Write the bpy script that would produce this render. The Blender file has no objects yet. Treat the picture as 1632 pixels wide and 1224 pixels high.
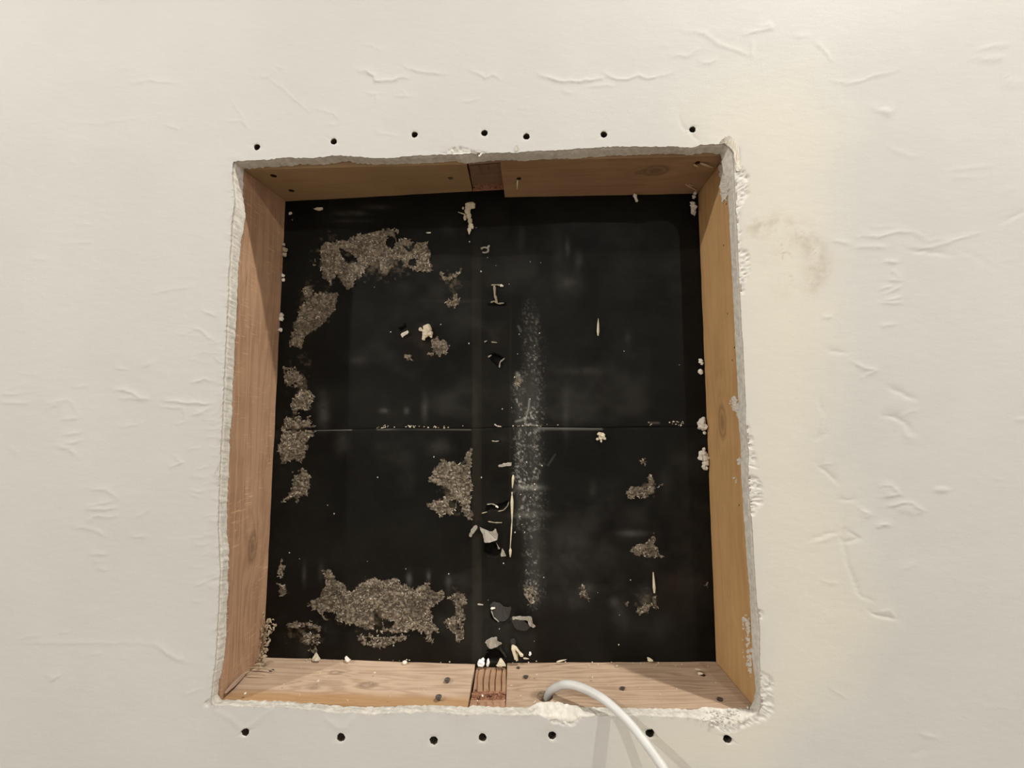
import bpy, bmesh, math, random
import numpy as np
from mathutils import Vector, Matrix
random.seed(7)
sc = bpy.context.scene

# ------------------------------------------------------------------ camera, world, lights, exposure
F = 715.0
R = np.array([[0.99936455, 0.03498759, -0.00680953],
              [-0.00981644, 0.08650295, -0.99620323],
              [-0.0342657, 0.99563704, 0.08679143]])
CP = np.array([0.05840268, -0.53154746, -0.00722737])
cd = bpy.data.cameras.new('camera')
cam = bpy.data.objects.new('camera', cd)
sc.collection.objects.link(cam)
cd.sensor_width = 36.0
cd.lens = 36.0 * F / 1632.0
cd.clip_start = 0.01
cam.matrix_world = Matrix(((R[0][0], -R[1][0], -R[2][0], CP[0]), (R[0][1], -R[1][1], -R[2][1], CP[1]),
                           (R[0][2], -R[1][2], -R[2][2], CP[2]), (0, 0, 0, 1)))
sc.camera = cam

w = bpy.data.worlds.new('room_glow')
sc.world = w
w.use_nodes = True
w.node_tree.nodes['Background'].inputs[0].default_value = (1.0, 0.93, 0.86, 1)
w.node_tree.nodes['Background'].inputs[1].default_value = 0.02

def lamp(name, loc, power, col, rad=0.035):
    l = bpy.data.lights.new(name, 'SPOT')        # recessed downlight: shines down in a wide cone
    l.energy = power; l.color = col; l.shadow_soft_size = rad
    l.spot_size = math.radians(165); l.spot_blend = 0.25
    o = bpy.data.objects.new(name, l); o.location = loc
    sc.collection.objects.link(o)
    return o
lamp('ceiling_downlight', (1.33, -0.70, 2.18), 205, (1.0, 0.985, 0.92))
lamp('ceiling_downlight', (1.55, -4.00, 2.13), 185, (1.0, 0.98, 0.93))
lamp('ceiling_downlight', (-2.53, -2.10, 2.13), 243, (1.0, 0.985, 0.94))

sc.view_settings.view_transform = 'Standard'
sc.view_settings.look = 'None'
sc.view_settings.gamma = 1.0
sc.view_settings.use_curve_mapping = False
sc.view_settings.exposure = 0.06

# ------------------------------------------------------------------ helpers
def P(px, py, y=0.0):
    """photo pixel -> point on the plane y = const (the wall front is y = 0)"""
    d = R.T @ np.array([(px - 816) / F, (py - 612) / F, 1.0])
    return CP + d * ((y - CP[1]) / d[1])
def PA(px, py, y):
    d = np.stack([(px - 816) / F, (py - 612) / F, np.ones_like(px)], -1) @ R
    return CP + d * ((y - CP[1]) / d[..., 1])[..., None]
def Pz(px, py, z):
    d = R.T @ np.array([(px - 816) / F, (py - 612) / F, 1.0])
    return CP + d * ((z - CP[2]) / d[2])
def Px(px, py, x):
    d = R.T @ np.array([(px - 816) / F, (py - 612) / F, 1.0])
    return CP + d * ((x - CP[0]) / d[0])
def pix(X):
    q = (X - CP) @ R.T
    return 816 + F * q[..., 0] / q[..., 2], 612 + F * q[..., 1] / q[..., 2]

_tab = {}
def vnoise(x, y, seed=0):
    if seed not in _tab:
        _tab[seed] = np.random.RandomState(seed).rand(256, 256) * 2 - 1
    T = _tab[seed]
    ix = np.floor(x).astype(int); iy = np.floor(y).astype(int)
    fx = x - ix; fy = y - iy
    fx = fx * fx * fx * (fx * (fx * 6 - 15) + 10); fy = fy * fy * fy * (fy * (fy * 6 - 15) + 10)
    a = T[ix & 255, iy & 255]; b = T[(ix + 1) & 255, iy & 255]
    c = T[ix & 255, (iy + 1) & 255]; d = T[(ix + 1) & 255, (iy + 1) & 255]
    return (a * (1 - fx) + b * fx) * (1 - fy) + (c * (1 - fx) + d * fx) * fy
def fbm(x, y, seed=0, octs=4):
    s = 0; a = 1.0; t = 0
    for o in range(octs):
        s = s + a * vnoise(x * 2 ** o + 13.7 * o, y * 2 ** o + 7.1 * o, seed + o); t += a; a *= 0.55
    return s / t
def sstep(a, b, x):
    t = np.clip((x - a) / (b - a), 0, 1)
    return t * t * (3 - 2 * t)
def seg_dist(px, py, pts):
    """distance and signed side of points to a polyline"""
    best = np.full(px.shape, 1e9); side = np.zeros(px.shape)
    for (x0, y0), (x1, y1) in zip(pts[:-1], pts[1:]):
        dx, dy = x1 - x0, y1 - y0; L = dx * dx + dy * dy + 1e-9
        t = np.clip(((px - x0) * dx + (py - y0) * dy) / L, 0, 1)
        d = np.hypot(px - x0 - t * dx, py - y0 - t * dy)
        s = (px - x0) * dy - (py - y0) * dx
        m = d < best
        best[m] = d[m]; side[m] = np.sign(s[m])
    return best, side
def inpoly(px, py, poly):
    r = np.zeros(px.shape, bool); n = len(poly); j = n - 1
    for i in range(n):
        xi, yi = poly[i]; xj, yj = poly[j]
        c = ((yi > py) != (yj > py)) & (px < (xj - xi) * (py - yi) / (yj - yi + 1e-12) + xi)
        r ^= c; j = i
    return r

def link(name, me, parent=None, mat=None):
    o = bpy.data.objects.new(name, me); sc.collection.objects.link(o)
    if parent is not None: o.parent = parent
    if mat is not None: me.materials.append(mat)
    return o
def mesh(name, V, Fc, parent=None, mat=None, smooth=False, attrs=None):
    me = bpy.data.meshes.new(name)
    V = np.asarray(V, float)
    Fc = np.asarray(Fc) if not isinstance(Fc, list) else Fc
    if isinstance(Fc, np.ndarray):
        me.vertices.add(len(V)); me.vertices.foreach_set('co', V.ravel())
        k = Fc.shape[1]; n = len(Fc)
        me.loops.add(n * k); me.loops.foreach_set('vertex_index', Fc.ravel().astype(np.int32))
        me.polygons.add(n); me.polygons.foreach_set('loop_start', (np.arange(n) * k).astype(np.int32))
        me.update(calc_edges=True); me.validate()
    else:
        me.from_pydata([tuple(v) for v in V], [], [tuple(int(i) for i in f) for f in Fc]); me.update()
    if smooth:
        me.polygons.foreach_set('use_smooth', np.ones(len(me.polygons), bool))
    if attrs:
        for k, a in attrs.items():
            at = me.attributes.new(k, 'FLOAT', 'POINT'); at.data.foreach_set('value', np.asarray(a, np.float32).ravel())
    return link(name, me, parent, mat)
def tag(o, label, cat, group=None):
    o['label'] = label; o['category'] = cat
    if group: o['group'] = group
    return o

# ------------------------------------------------------------------ materials
def newmat(name, rough=0.8, spec=0.3):
    m = bpy.data.materials.new(name); m.use_nodes = True
    nt = m.node_tree; b = nt.nodes['Principled BSDF']
    b.inputs['Roughness'].default_value = rough
    b.inputs['Specular IOR Level'].default_value = spec
    return m, nt, b
def N(nt, t, **kw):
    n = nt.nodes.new(t)
    for k, v in kw.items(): setattr(n, k, v)
    return n
def noise(nt, vec, scale, detail=4, rough=0.55, dist=0):
    n = N(nt, 'ShaderNodeTexNoise')
    n.inputs['Scale'].default_value = scale; n.inputs['Detail'].default_value = detail
    n.inputs['Roughness'].default_value = rough; n.inputs['Distortion'].default_value = dist
    if vec is not None: nt.links.new(vec, n.inputs['Vector'])
    return n.outputs['Fac']
def mix(nt, fac, a, b, mode='MIX'):
    n = N(nt, 'ShaderNodeMix', data_type='RGBA', blend_type=mode)
    for k, v in ((0, fac), (6, a), (7, b)):
        if hasattr(v, 'links'): nt.links.new(v, n.inputs[k])
        else: n.inputs[k].default_value = v if k == 0 else (*v, 1)
    return n.outputs[2]
def ramp(nt, fac, lo, hi, a=0.0, b=1.0):
    n = N(nt, 'ShaderNodeMapRange', clamp=True)
    nt.links.new(fac, n.inputs[0])
    for i, v in zip((1, 2, 3, 4), (lo, hi, a, b)): n.inputs[i].default_value = v
    return n.outputs[0]
def mth(nt, op, a, b=None):
    n = N(nt, 'ShaderNodeMath', operation=op)
    for i, v in enumerate((a, b)):
        if v is None: continue
        if hasattr(v, 'links'): nt.links.new(v, n.inputs[i])
        else: n.inputs[i].default_value = v
    return n.outputs[0]
def attr(nt, name):
    n = N(nt, 'ShaderNodeAttribute'); n.attribute_name = name
    return n.outputs['Fac']
def bump(nt, b, h, strength, dist):
    n = N(nt, 'ShaderNodeBump'); n.inputs['Strength'].default_value = strength; n.inputs['Distance'].default_value = dist
    nt.links.new(h, n.inputs['Height']); nt.links.new(n.outputs[0], b.inputs['Normal'])
def coords(nt):
    return N(nt, 'ShaderNodeTexCoord').outputs['Object']
def mapped(nt, vec, sc3, loc=(0, 0, 0)):
    n = N(nt, 'ShaderNodeMapping'); nt.links.new(vec, n.inputs[0])
    n.inputs['Scale'].default_value = sc3; n.inputs['Location'].default_value = loc
    return n.outputs[0]

# painted plaster
M_wall, nt, b = newmat('wall_plaster', 0.62, 0.25)
c = coords(nt)
n1 = noise(nt, c, 5, 3); n2 = noise(nt, c, 420, 3)
col = mix(nt, ramp(nt, n1, 0.35, 0.65), (0.505, 0.495, 0.470), (0.53, 0.52, 0.495))
col = mix(nt, attr(nt, 'cream'), col, (0.61, 0.568, 0.475))
st = mth(nt, 'MULTIPLY', attr(nt, 'stain_and_shadow'), ramp(nt, noise(nt, c, 90, 5), 0.3, 0.7, 0.35, 1.0))
col = mix(nt, st, col, (0.40, 0.34, 0.26))
col = mix(nt, attr(nt, 'chip'), col, (0.60, 0.575, 0.525))
nt.links.new(col, b.inputs['Base Color'])
hh = mth(nt, 'ADD', mth(nt, 'MULTIPLY', n2, 0.5), noise(nt, mapped(nt, c, (60, 60, 150)), 1.0, 4))
bump(nt, b, hh, 0.10, 0.002)

# cut gypsum edge
M_edge, nt, b = newmat('gypsum_core', 0.9, 0.1)
c = coords(nt)
col = mix(nt, ramp(nt, noise(nt, c, 160, 4), 0.35, 0.65), (0.55, 0.515, 0.455), (0.70, 0.665, 0.60))
col = mix(nt, attr(nt, 'paper'), col, (0.30, 0.25, 0.21))
nt.links.new(col, b.inputs['Base Color'])
bump(nt, b, noise(nt, c, 700, 4), 0.5, 0.0015)

M_paper, nt, b = newmat('torn_paper', 0.9, 0.1)
b.inputs['Base Color'].default_value = (0.55, 0.48, 0.41, 1)
M_chalk, nt, b = newmat('white_plaster_crumb', 0.9, 0.1)
c = coords(nt)
nt.links.new(mix(nt, noise(nt, c, 400, 4), (0.72, 0.66, 0.56), (0.86, 0.82, 0.74)), b.inputs['Base Color'])
bump(nt, b, noise(nt, c, 900, 4), 0.5, 0.002)
M_white, nt, b = newmat('white_foam', 0.85, 0.1)
b.inputs['Base Color'].default_value = (0.92, 0.90, 0.88, 1)
M_tan, nt, b = newmat('tan_compound', 0.9, 0.1)
c = coords(nt)
nt.links.new(mix(nt, noise(nt, c, 350, 4), (0.44, 0.36, 0.26), (0.78, 0.69, 0.53)), b.inputs['Base Color'])
bump(nt, b, noise(nt, c, 800, 4), 0.5, 0.002)
M_smear, nt, b = newmat('grey_compound_smear', 0.85, 0.15)
c = coords(nt)
nt.links.new(mix(nt, noise(nt, c, 250, 4), (0.56, 0.51, 0.44), (0.72, 0.67, 0.59)), b.inputs['Base Color'])
M_grey, nt, b = newmat('grey_paper_flap', 0.75, 0.2)
c = coords(nt)
nt.links.new(mix(nt, noise(nt, c, 200, 4), (0.22, 0.195, 0.16), (0.50, 0.455, 0.39)), b.inputs['Base Color'])
M_blackflap, nt, b = newmat('black_paper_flap', 0.7, 0.3)
b.inputs['Base Color'].default_value = (0.045, 0.041, 0.036, 1)
M_lip, nt, b = newmat('torn_tan_lip', 0.9, 0.1)
b.inputs['Base Color'].default_value = (0.30, 0.25, 0.18, 1)
M_splint, nt, b = newmat('pale_split_wood', 0.75, 0.2)
c = coords(nt)
nt.links.new(mix(nt, noise(nt, c, 300, 3), (0.50, 0.42, 0.28), (0.76, 0.68, 0.52)), b.inputs['Base Color'])
M_shred, nt, b = newmat('brown_split_wood', 0.8, 0.2)
b.inputs['Base Color'].default_value = (0.50, 0.36, 0.23, 1)
M_metal, nt, b = newmat('dull_screw_steel', 0.5, 0.5)
b.inputs['Base Color'].default_value = (0.10, 0.085, 0.072, 1); b.inputs['Metallic'].default_value = 0.35
M_cable, nt, b = newmat('white_cable_sheath', 0.42, 0.4)
c = coords(nt)
nt.links.new(mix(nt, ramp(nt, noise(nt, c, 40, 4), 0.45, 0.7), (0.60, 0.595, 0.575), (0.53, 0.52, 0.495)), b.inputs['Base Color'])

# black coated fibreboard
M_board, nt, b = newmat('black_coated_fibreboard', 0.55, 0.09)
c = coords(nt)
col = mix(nt, ramp(nt, noise(nt, c, 9, 5), 0.35, 0.65), (0.0034, 0.0029, 0.0021), (0.0082, 0.0077, 0.0060))
col = mix(nt, ramp(nt, noise(nt, mapped(nt, c, (30, 30, 140)), 1.0, 4), 0.5, 0.75, 0, 0.35), col, (0.010, 0.0082, 0.0062))
col = mix(nt, attr(nt, 'band'), col, (0.026, 0.022, 0.0145))
col = mix(nt, attr(nt, 'dust'), col, (0.34, 0.325, 0.29))
col = mix(nt, attr(nt, 'fibre'), col, (0.36, 0.28, 0.18))
col = mix(nt, attr(nt, 'rust'), col, (0.032, 0.019, 0.012))
col = mix(nt, attr(nt, 'hollow'), col, (0.004, 0.003, 0.002))  # recesses coloured near black to deepen their shade
nt.links.new(col, b.inputs['Base Color'])
rg = ramp(nt, noise(nt, c, 14, 4), 0.3, 0.7, 0.45, 0.7)
nt.links.new(rg, b.inputs['Roughness'])
bump(nt, b, noise(nt, c, 500, 4), 0.25, 0.001)

M_patch, nt, b = newmat('torn_fibre', 0.85, 0.2)
c = coords(nt)
col = mix(nt, ramp(nt, noise(nt, c, 330, 5, 0.7), 0.34, 0.66), (0.080, 0.061, 0.044), (0.35, 0.283, 0.205))
col = mix(nt, ramp(nt, noise(nt, c, 800, 2), 0.66, 0.74, 0, 0.5), col, (0.66, 0.58, 0.45))
col = mix(nt, attr(nt, 'lite'), col, (0.74, 0.66, 0.54))
col = mix(nt, attr(nt, 'rim'), col, (0.040, 0.032, 0.022))
nt.links.new(col, b.inputs['Base Color'])
bump(nt, b, noise(nt, c, 900, 4, 0.7), 0.7, 0.002)

def wood(name, lo, hi, axis, seed, knots=(), freq=150.0, ring=0.5, bumpk=0.25, kamp=1.6, scratch=0.0, strip=None):
    """axis: 'x' or 'z' the board runs along; knots: (point, radius, stretch)"""
    m, nt, b = newmat(name, 0.72, 0.2)
    c = coords(nt)
    s = 0.06
    sc3 = (s, 1, 1) if axis == 'x' else (1, 1, s)
    v = mapped(nt, c, sc3, (seed * 0.37, seed * 0.21, seed * 0.53))
    big = noise(nt, v, 22, 3, 0.5, 0.3)
    ph = mth(nt, 'MULTIPLY', big, freq * 0.12)
    kn = None
    for (kp, kr, stx) in knots:
        k3 = (1 / stx, 1, 1) if axis == 'x' else (1, 1, 1 / stx)
        sb = N(nt, 'ShaderNodeVectorMath', operation='SUBTRACT'); nt.links.new(c, sb.inputs[0]); sb.inputs[1].default_value = tuple(kp)
        ml = N(nt, 'ShaderNodeVectorMath', operation='MULTIPLY'); nt.links.new(sb.outputs[0], ml.inputs[0]); ml.inputs[1].default_value = k3
        ln = N(nt, 'ShaderNodeVectorMath', operation='LENGTH'); nt.links.new(ml.outputs[0], ln.inputs[0])
        d = mth(nt, 'ADD', ln.outputs['Value'], mth(nt, 'MULTIPLY', noise(nt, c, 120, 3), 0.003))
        ph = mth(nt, 'ADD', ph, ramp(nt, d, 0.0, kr * 3.0, kamp, 0.0))
        core = ramp(nt, d, kr * 0.55, kr * 0.95, 0.50, 0.0)
        rim = mth(nt, 'MULTIPLY', ramp(nt, d, kr * 0.75, kr * 1.0, 0.0, 0.5), ramp(nt, d, kr * 1.0, kr * 1.45, 1.0, 0.0))
        kk = mth(nt, 'MAXIMUM', core, rim)
        kn = kk if kn is None else mth(nt, 'MAXIMUM', kn, kk)
    rings = mth(nt, 'ADD', mth(nt, 'MULTIPLY', mth(nt, 'SINE', mth(nt, 'MULTIPLY', ph, 6.283)), 0.5), 0.5)
    rings = mth(nt, 'POWER', rings, 1.6)
    fine = noise(nt, mapped(nt, c, (sc3[0] * 0.5 if axis == 'x' else 1, 1, 1 if axis == 'x' else sc3[2] * 0.5)), 700, 4, 0.6)
    f = mth(nt, 'ADD', mth(nt, 'MULTIPLY', rings, ring), mth(nt, 'MULTIPLY', fine, 1 - ring))
    col = mix(nt, f, hi, lo)
    pale = ramp(nt, noise(nt, c, 14, 3), 0.4, 0.7, 0.0, 0.30)
    col = mix(nt, pale, col, tuple(min(1, x * 1.25) for x in hi))
    if kn is not None:
        col = mix(nt, kn, col, tuple(x * 0.32 for x in lo))
    if strip:
        sx = N(nt, 'ShaderNodeSeparateXYZ'); nt.links.new(c, sx.inputs[0])
        yy = mth(nt, 'ADD', sx.outputs[1], mth(nt, 'MULTIPLY', noise(nt, mapped(nt, c, (12, 1, 1)), 1.0, 3), .012))
        col = mix(nt, ramp(nt, yy, .036, .046, .75, 0.0), col, strip)
    if scratch:
        sv = mapped(nt, c, (1, 45, 520)); sm = ramp(nt, noise(nt, c, 17, 3), .42, .62)
        sk = mth(nt, 'MULTIPLY', ramp(nt, noise(nt, sv, 1.0, 2), .60, .68, 0, scratch), sm)
        sv2 = mapped(nt, c, (1, 420, 30)); sk2 = mth(nt, 'MULTIPLY', ramp(nt, noise(nt, sv2, 1.0, 2), .6, .7, 0, scratch), sm)
        col = mix(nt, sk, col, tuple(min(.8, x * 1.5) for x in hi)); col = mix(nt, sk2, col, tuple(x * .6 for x in lo))
    nt.links.new(col, b.inputs['Base Color'])
    bump(nt, b, mth(nt, 'ADD', f, mth(nt, 'MULTIPLY', noise(nt, c, 300, 3), 0.4)), bumpk, 0.0008)
    return m

# ------------------------------------------------------------------ outlines traced on the wall plane
front = [(372,257),(397,256),(428,254.5),(450,251.5),(457,250.5),(470,252),(500,251.5),(527,249),(530,247.5),(545,248),(560,249),(600,252),(622,252),(650,249),(680,247),(700,246.5),(740,244.5),(770,244),(800,243),(825,243),(843,241),(880,240),(920,237),(960,234.5),(985,233.5),(1030,234),(1075,233.5),(1090,235.5),(1108,234.5),(1115,231),(1145,229.5),(1154,228),
 (1162,232),(1168,239),(1170,259),(1171,285),(1172,308),(1174,338),(1176,377),(1177,416),(1179,455),(1181,490),(1182,518),(1185,558),(1187,607),(1189,646),(1189,672),(1192,709),(1195,725),(1193,742),(1194,778),(1197,813),(1200,846),(1202,890),(1204,920),(1207,964),(1210,979),(1211.5,1012),(1211.5,1056),(1212.6,1100),(1213,1131),
 (1209,1140),(1185,1150),(1170,1156),(1154,1155),(1142,1151),(1111,1146),(1072,1142.6),(1026,1141),(995,1141),(949,1141),(928,1142.6),(915,1150),(897,1150),(885,1146),(872,1146),(857,1139.6),(839,1139.6),(805,1141),(781,1138),(750,1139.6),(733,1140),(713,1137),(687,1134.5),(664,1136),(656,1139),(647,1136),(618,1137),(589,1140),(560,1137),(532,1137),(503,1132),(451,1127),(416,1127.5),(396,1127),(359,1125),(337,1124),
 (336,1114),(337,1103),(340,1079),(343.7,1049),(346,1018),(347,988),(348,969),(349.6,939),(351,912),(350.6,896),(348,856),(348,817),(348.6,790),(351,739),(353,697),(354.5,666),(356,636),(357,601),(359,568),(361,529),(362,499),(364,470),(364,436),(366,416),(368,385),(369,361),(371,342),(374,322),(372,299),(370,279)]
back = [(389,270),(411,268),(433,266),(468,264.5),(478,261.5),(497,262.5),(519,262.5),(540,259),(555,257),(572,261),(608,262.5),(635,262),(660,261),(685,260),(700,259),(724,257),(747,261),(759,259),(788,256),(822,255),(826,257),(841,257),(850,255),(875,253.5),(918,252.6),(962,249),(1019,247),(1077,245),(1099,248),(1107,245),(1129,244),(1142,245.6),(1148,246),
 (1150,255),(1153,273),(1158,290),(1159.6,304),(1161.6,338),(1163,367),(1165.5,416),(1166.7,440),(1169.6,499),(1172.5,558),(1175.5,616),(1177.5,656),(1177.5,680),(1180,699),(1181,725),(1181,758),(1184,797),(1187,846),(1190,890),(1194,935),(1196,973),(1198,1012),(1199,1052),(1203,1079),(1204,1101),(1200,1119),(1194,1130),
 (1178,1129),(1163,1129),(1127,1127),(1102,1131),(1056,1129),(995,1129),(934,1127),(909,1124),(890,1119),(872,1118),(854,1121),(842,1128),(805,1127),(750,1124),(745,1127),(704,1124.5),(655,1124.5),(618,1126),(575,1127),(532,1124.5),(503,1121.6),(445,1117),(388,1116),(352,1115),
 (347.6,1106),(348.6,1088),(353.5,1071),(357.5,1047),(361,1010),(362,988),(361,969),(364,939),(363,920),(364,905),(365,876),(362,851),(362,807),(364,768),(366,729),(366,691),(370,666),(370,627),(373,593),(374,558),(376,513),(379,470),(379,446),(381,416),(384,385),(389,361),(391,342),(387,314),(388,289)]
TH = 0.016

def corner_split(poly, corners):
    idx = [min(range(len(poly)), key=lambda i: math.hypot(poly[i][0] - cx, poly[i][1] - cy)) for cx, cy in corners]
    return idx
def resample(poly, idx, counts):
    out = []
    n = len(poly)
    for k in range(4):
        a, bq = idx[k], idx[(k + 1) % 4]
        pts = []
        i = a
        while True:
            pts.append(poly[i % n])
            if i % n == bq: break
            i += 1
        pts = np.array(pts, float)
        L = np.concatenate([[0], np.cumsum(np.hypot(*np.diff(pts, axis=0).T))])
        t = np.linspace(0, L[-1], counts[k], endpoint=False)
        out.append(np.stack([np.interp(t, L, pts[:, 0]), np.interp(t, L, pts[:, 1])], 1))
    return np.concatenate(out)
CNT = (620, 660, 620, 640)
fl = resample(front, corner_split(front, [(372,257),(1154,228),(1213,1131),(337,1124)]), CNT)
bl = resample(back, corner_split(back, [(389,270),(1148,246),(1194,1130),(352,1115)]), CNT)
NS = len(fl)
# ragged fine noise
s_ = np.arange(NS)
amp = np.ones(NS) * 0.7
amp[CNT[0]:CNT[0] + CNT[1]] = 0.35
amp[-CNT[3]:] = 0.6
amp[CNT[0] + CNT[1]:-CNT[3]] = 0.8
fl[:, 0] += amp * vnoise(s_ * 0.31, s_ * 0, 31) ; fl[:, 1] += amp * vnoise(s_ * 0.33, s_ * 0, 32)
bl[:, 0] += 1.3 * amp * vnoise(s_ * 0.27, s_ * 0, 33); bl[:, 1] += 1.3 * amp * vnoise(s_ * 0.29, s_ * 0, 34)
FW = PA(fl[:, 0], fl[:, 1], 0.0)
BW = PA(bl[:, 0], bl[:, 1], TH)

# ------------------------------------------------------------------ the wall
XW, ZW = 1.9, 1.4
def outer_loop():
    cs = [(-XW, ZW), (XW, ZW), (XW, -ZW), (-XW, -ZW)]
    out = []
    for k in range(4):
        a = np.array(cs[k]); bq = np.array(cs[(k + 1) % 4])
        t = np.linspace(0, 1, CNT[k], endpoint=False)[:, None]
        out.append(a + (bq - a) * t)
    return np.concatenate(out)
OL = outer_loop()
MT = 215
tt = np.linspace(0, 1, MT)
tt = 0.22 * tt + 0.10 * tt ** 2 + 0.68 * tt ** 6
tt /= tt[-1]
X = FW[:, None, 0] * (1 - tt) + OL[:, None, 0] * tt
Z = FW[:, None, 2] * (1 - tt) + OL[:, None, 1] * tt
Y = np.zeros_like(X)
W = np.stack([X, Y, Z], -1)
ppx, ppy = pix(W)
# front-plane points always lie before the camera here
H = np.zeros_like(X)      # relief in mm, + towards the room
H += 0.35 * fbm(X * 9, Z * 9, 3, 3) + 0.10 * fbm(X * 55, Z * 75, 9, 3)

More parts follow.
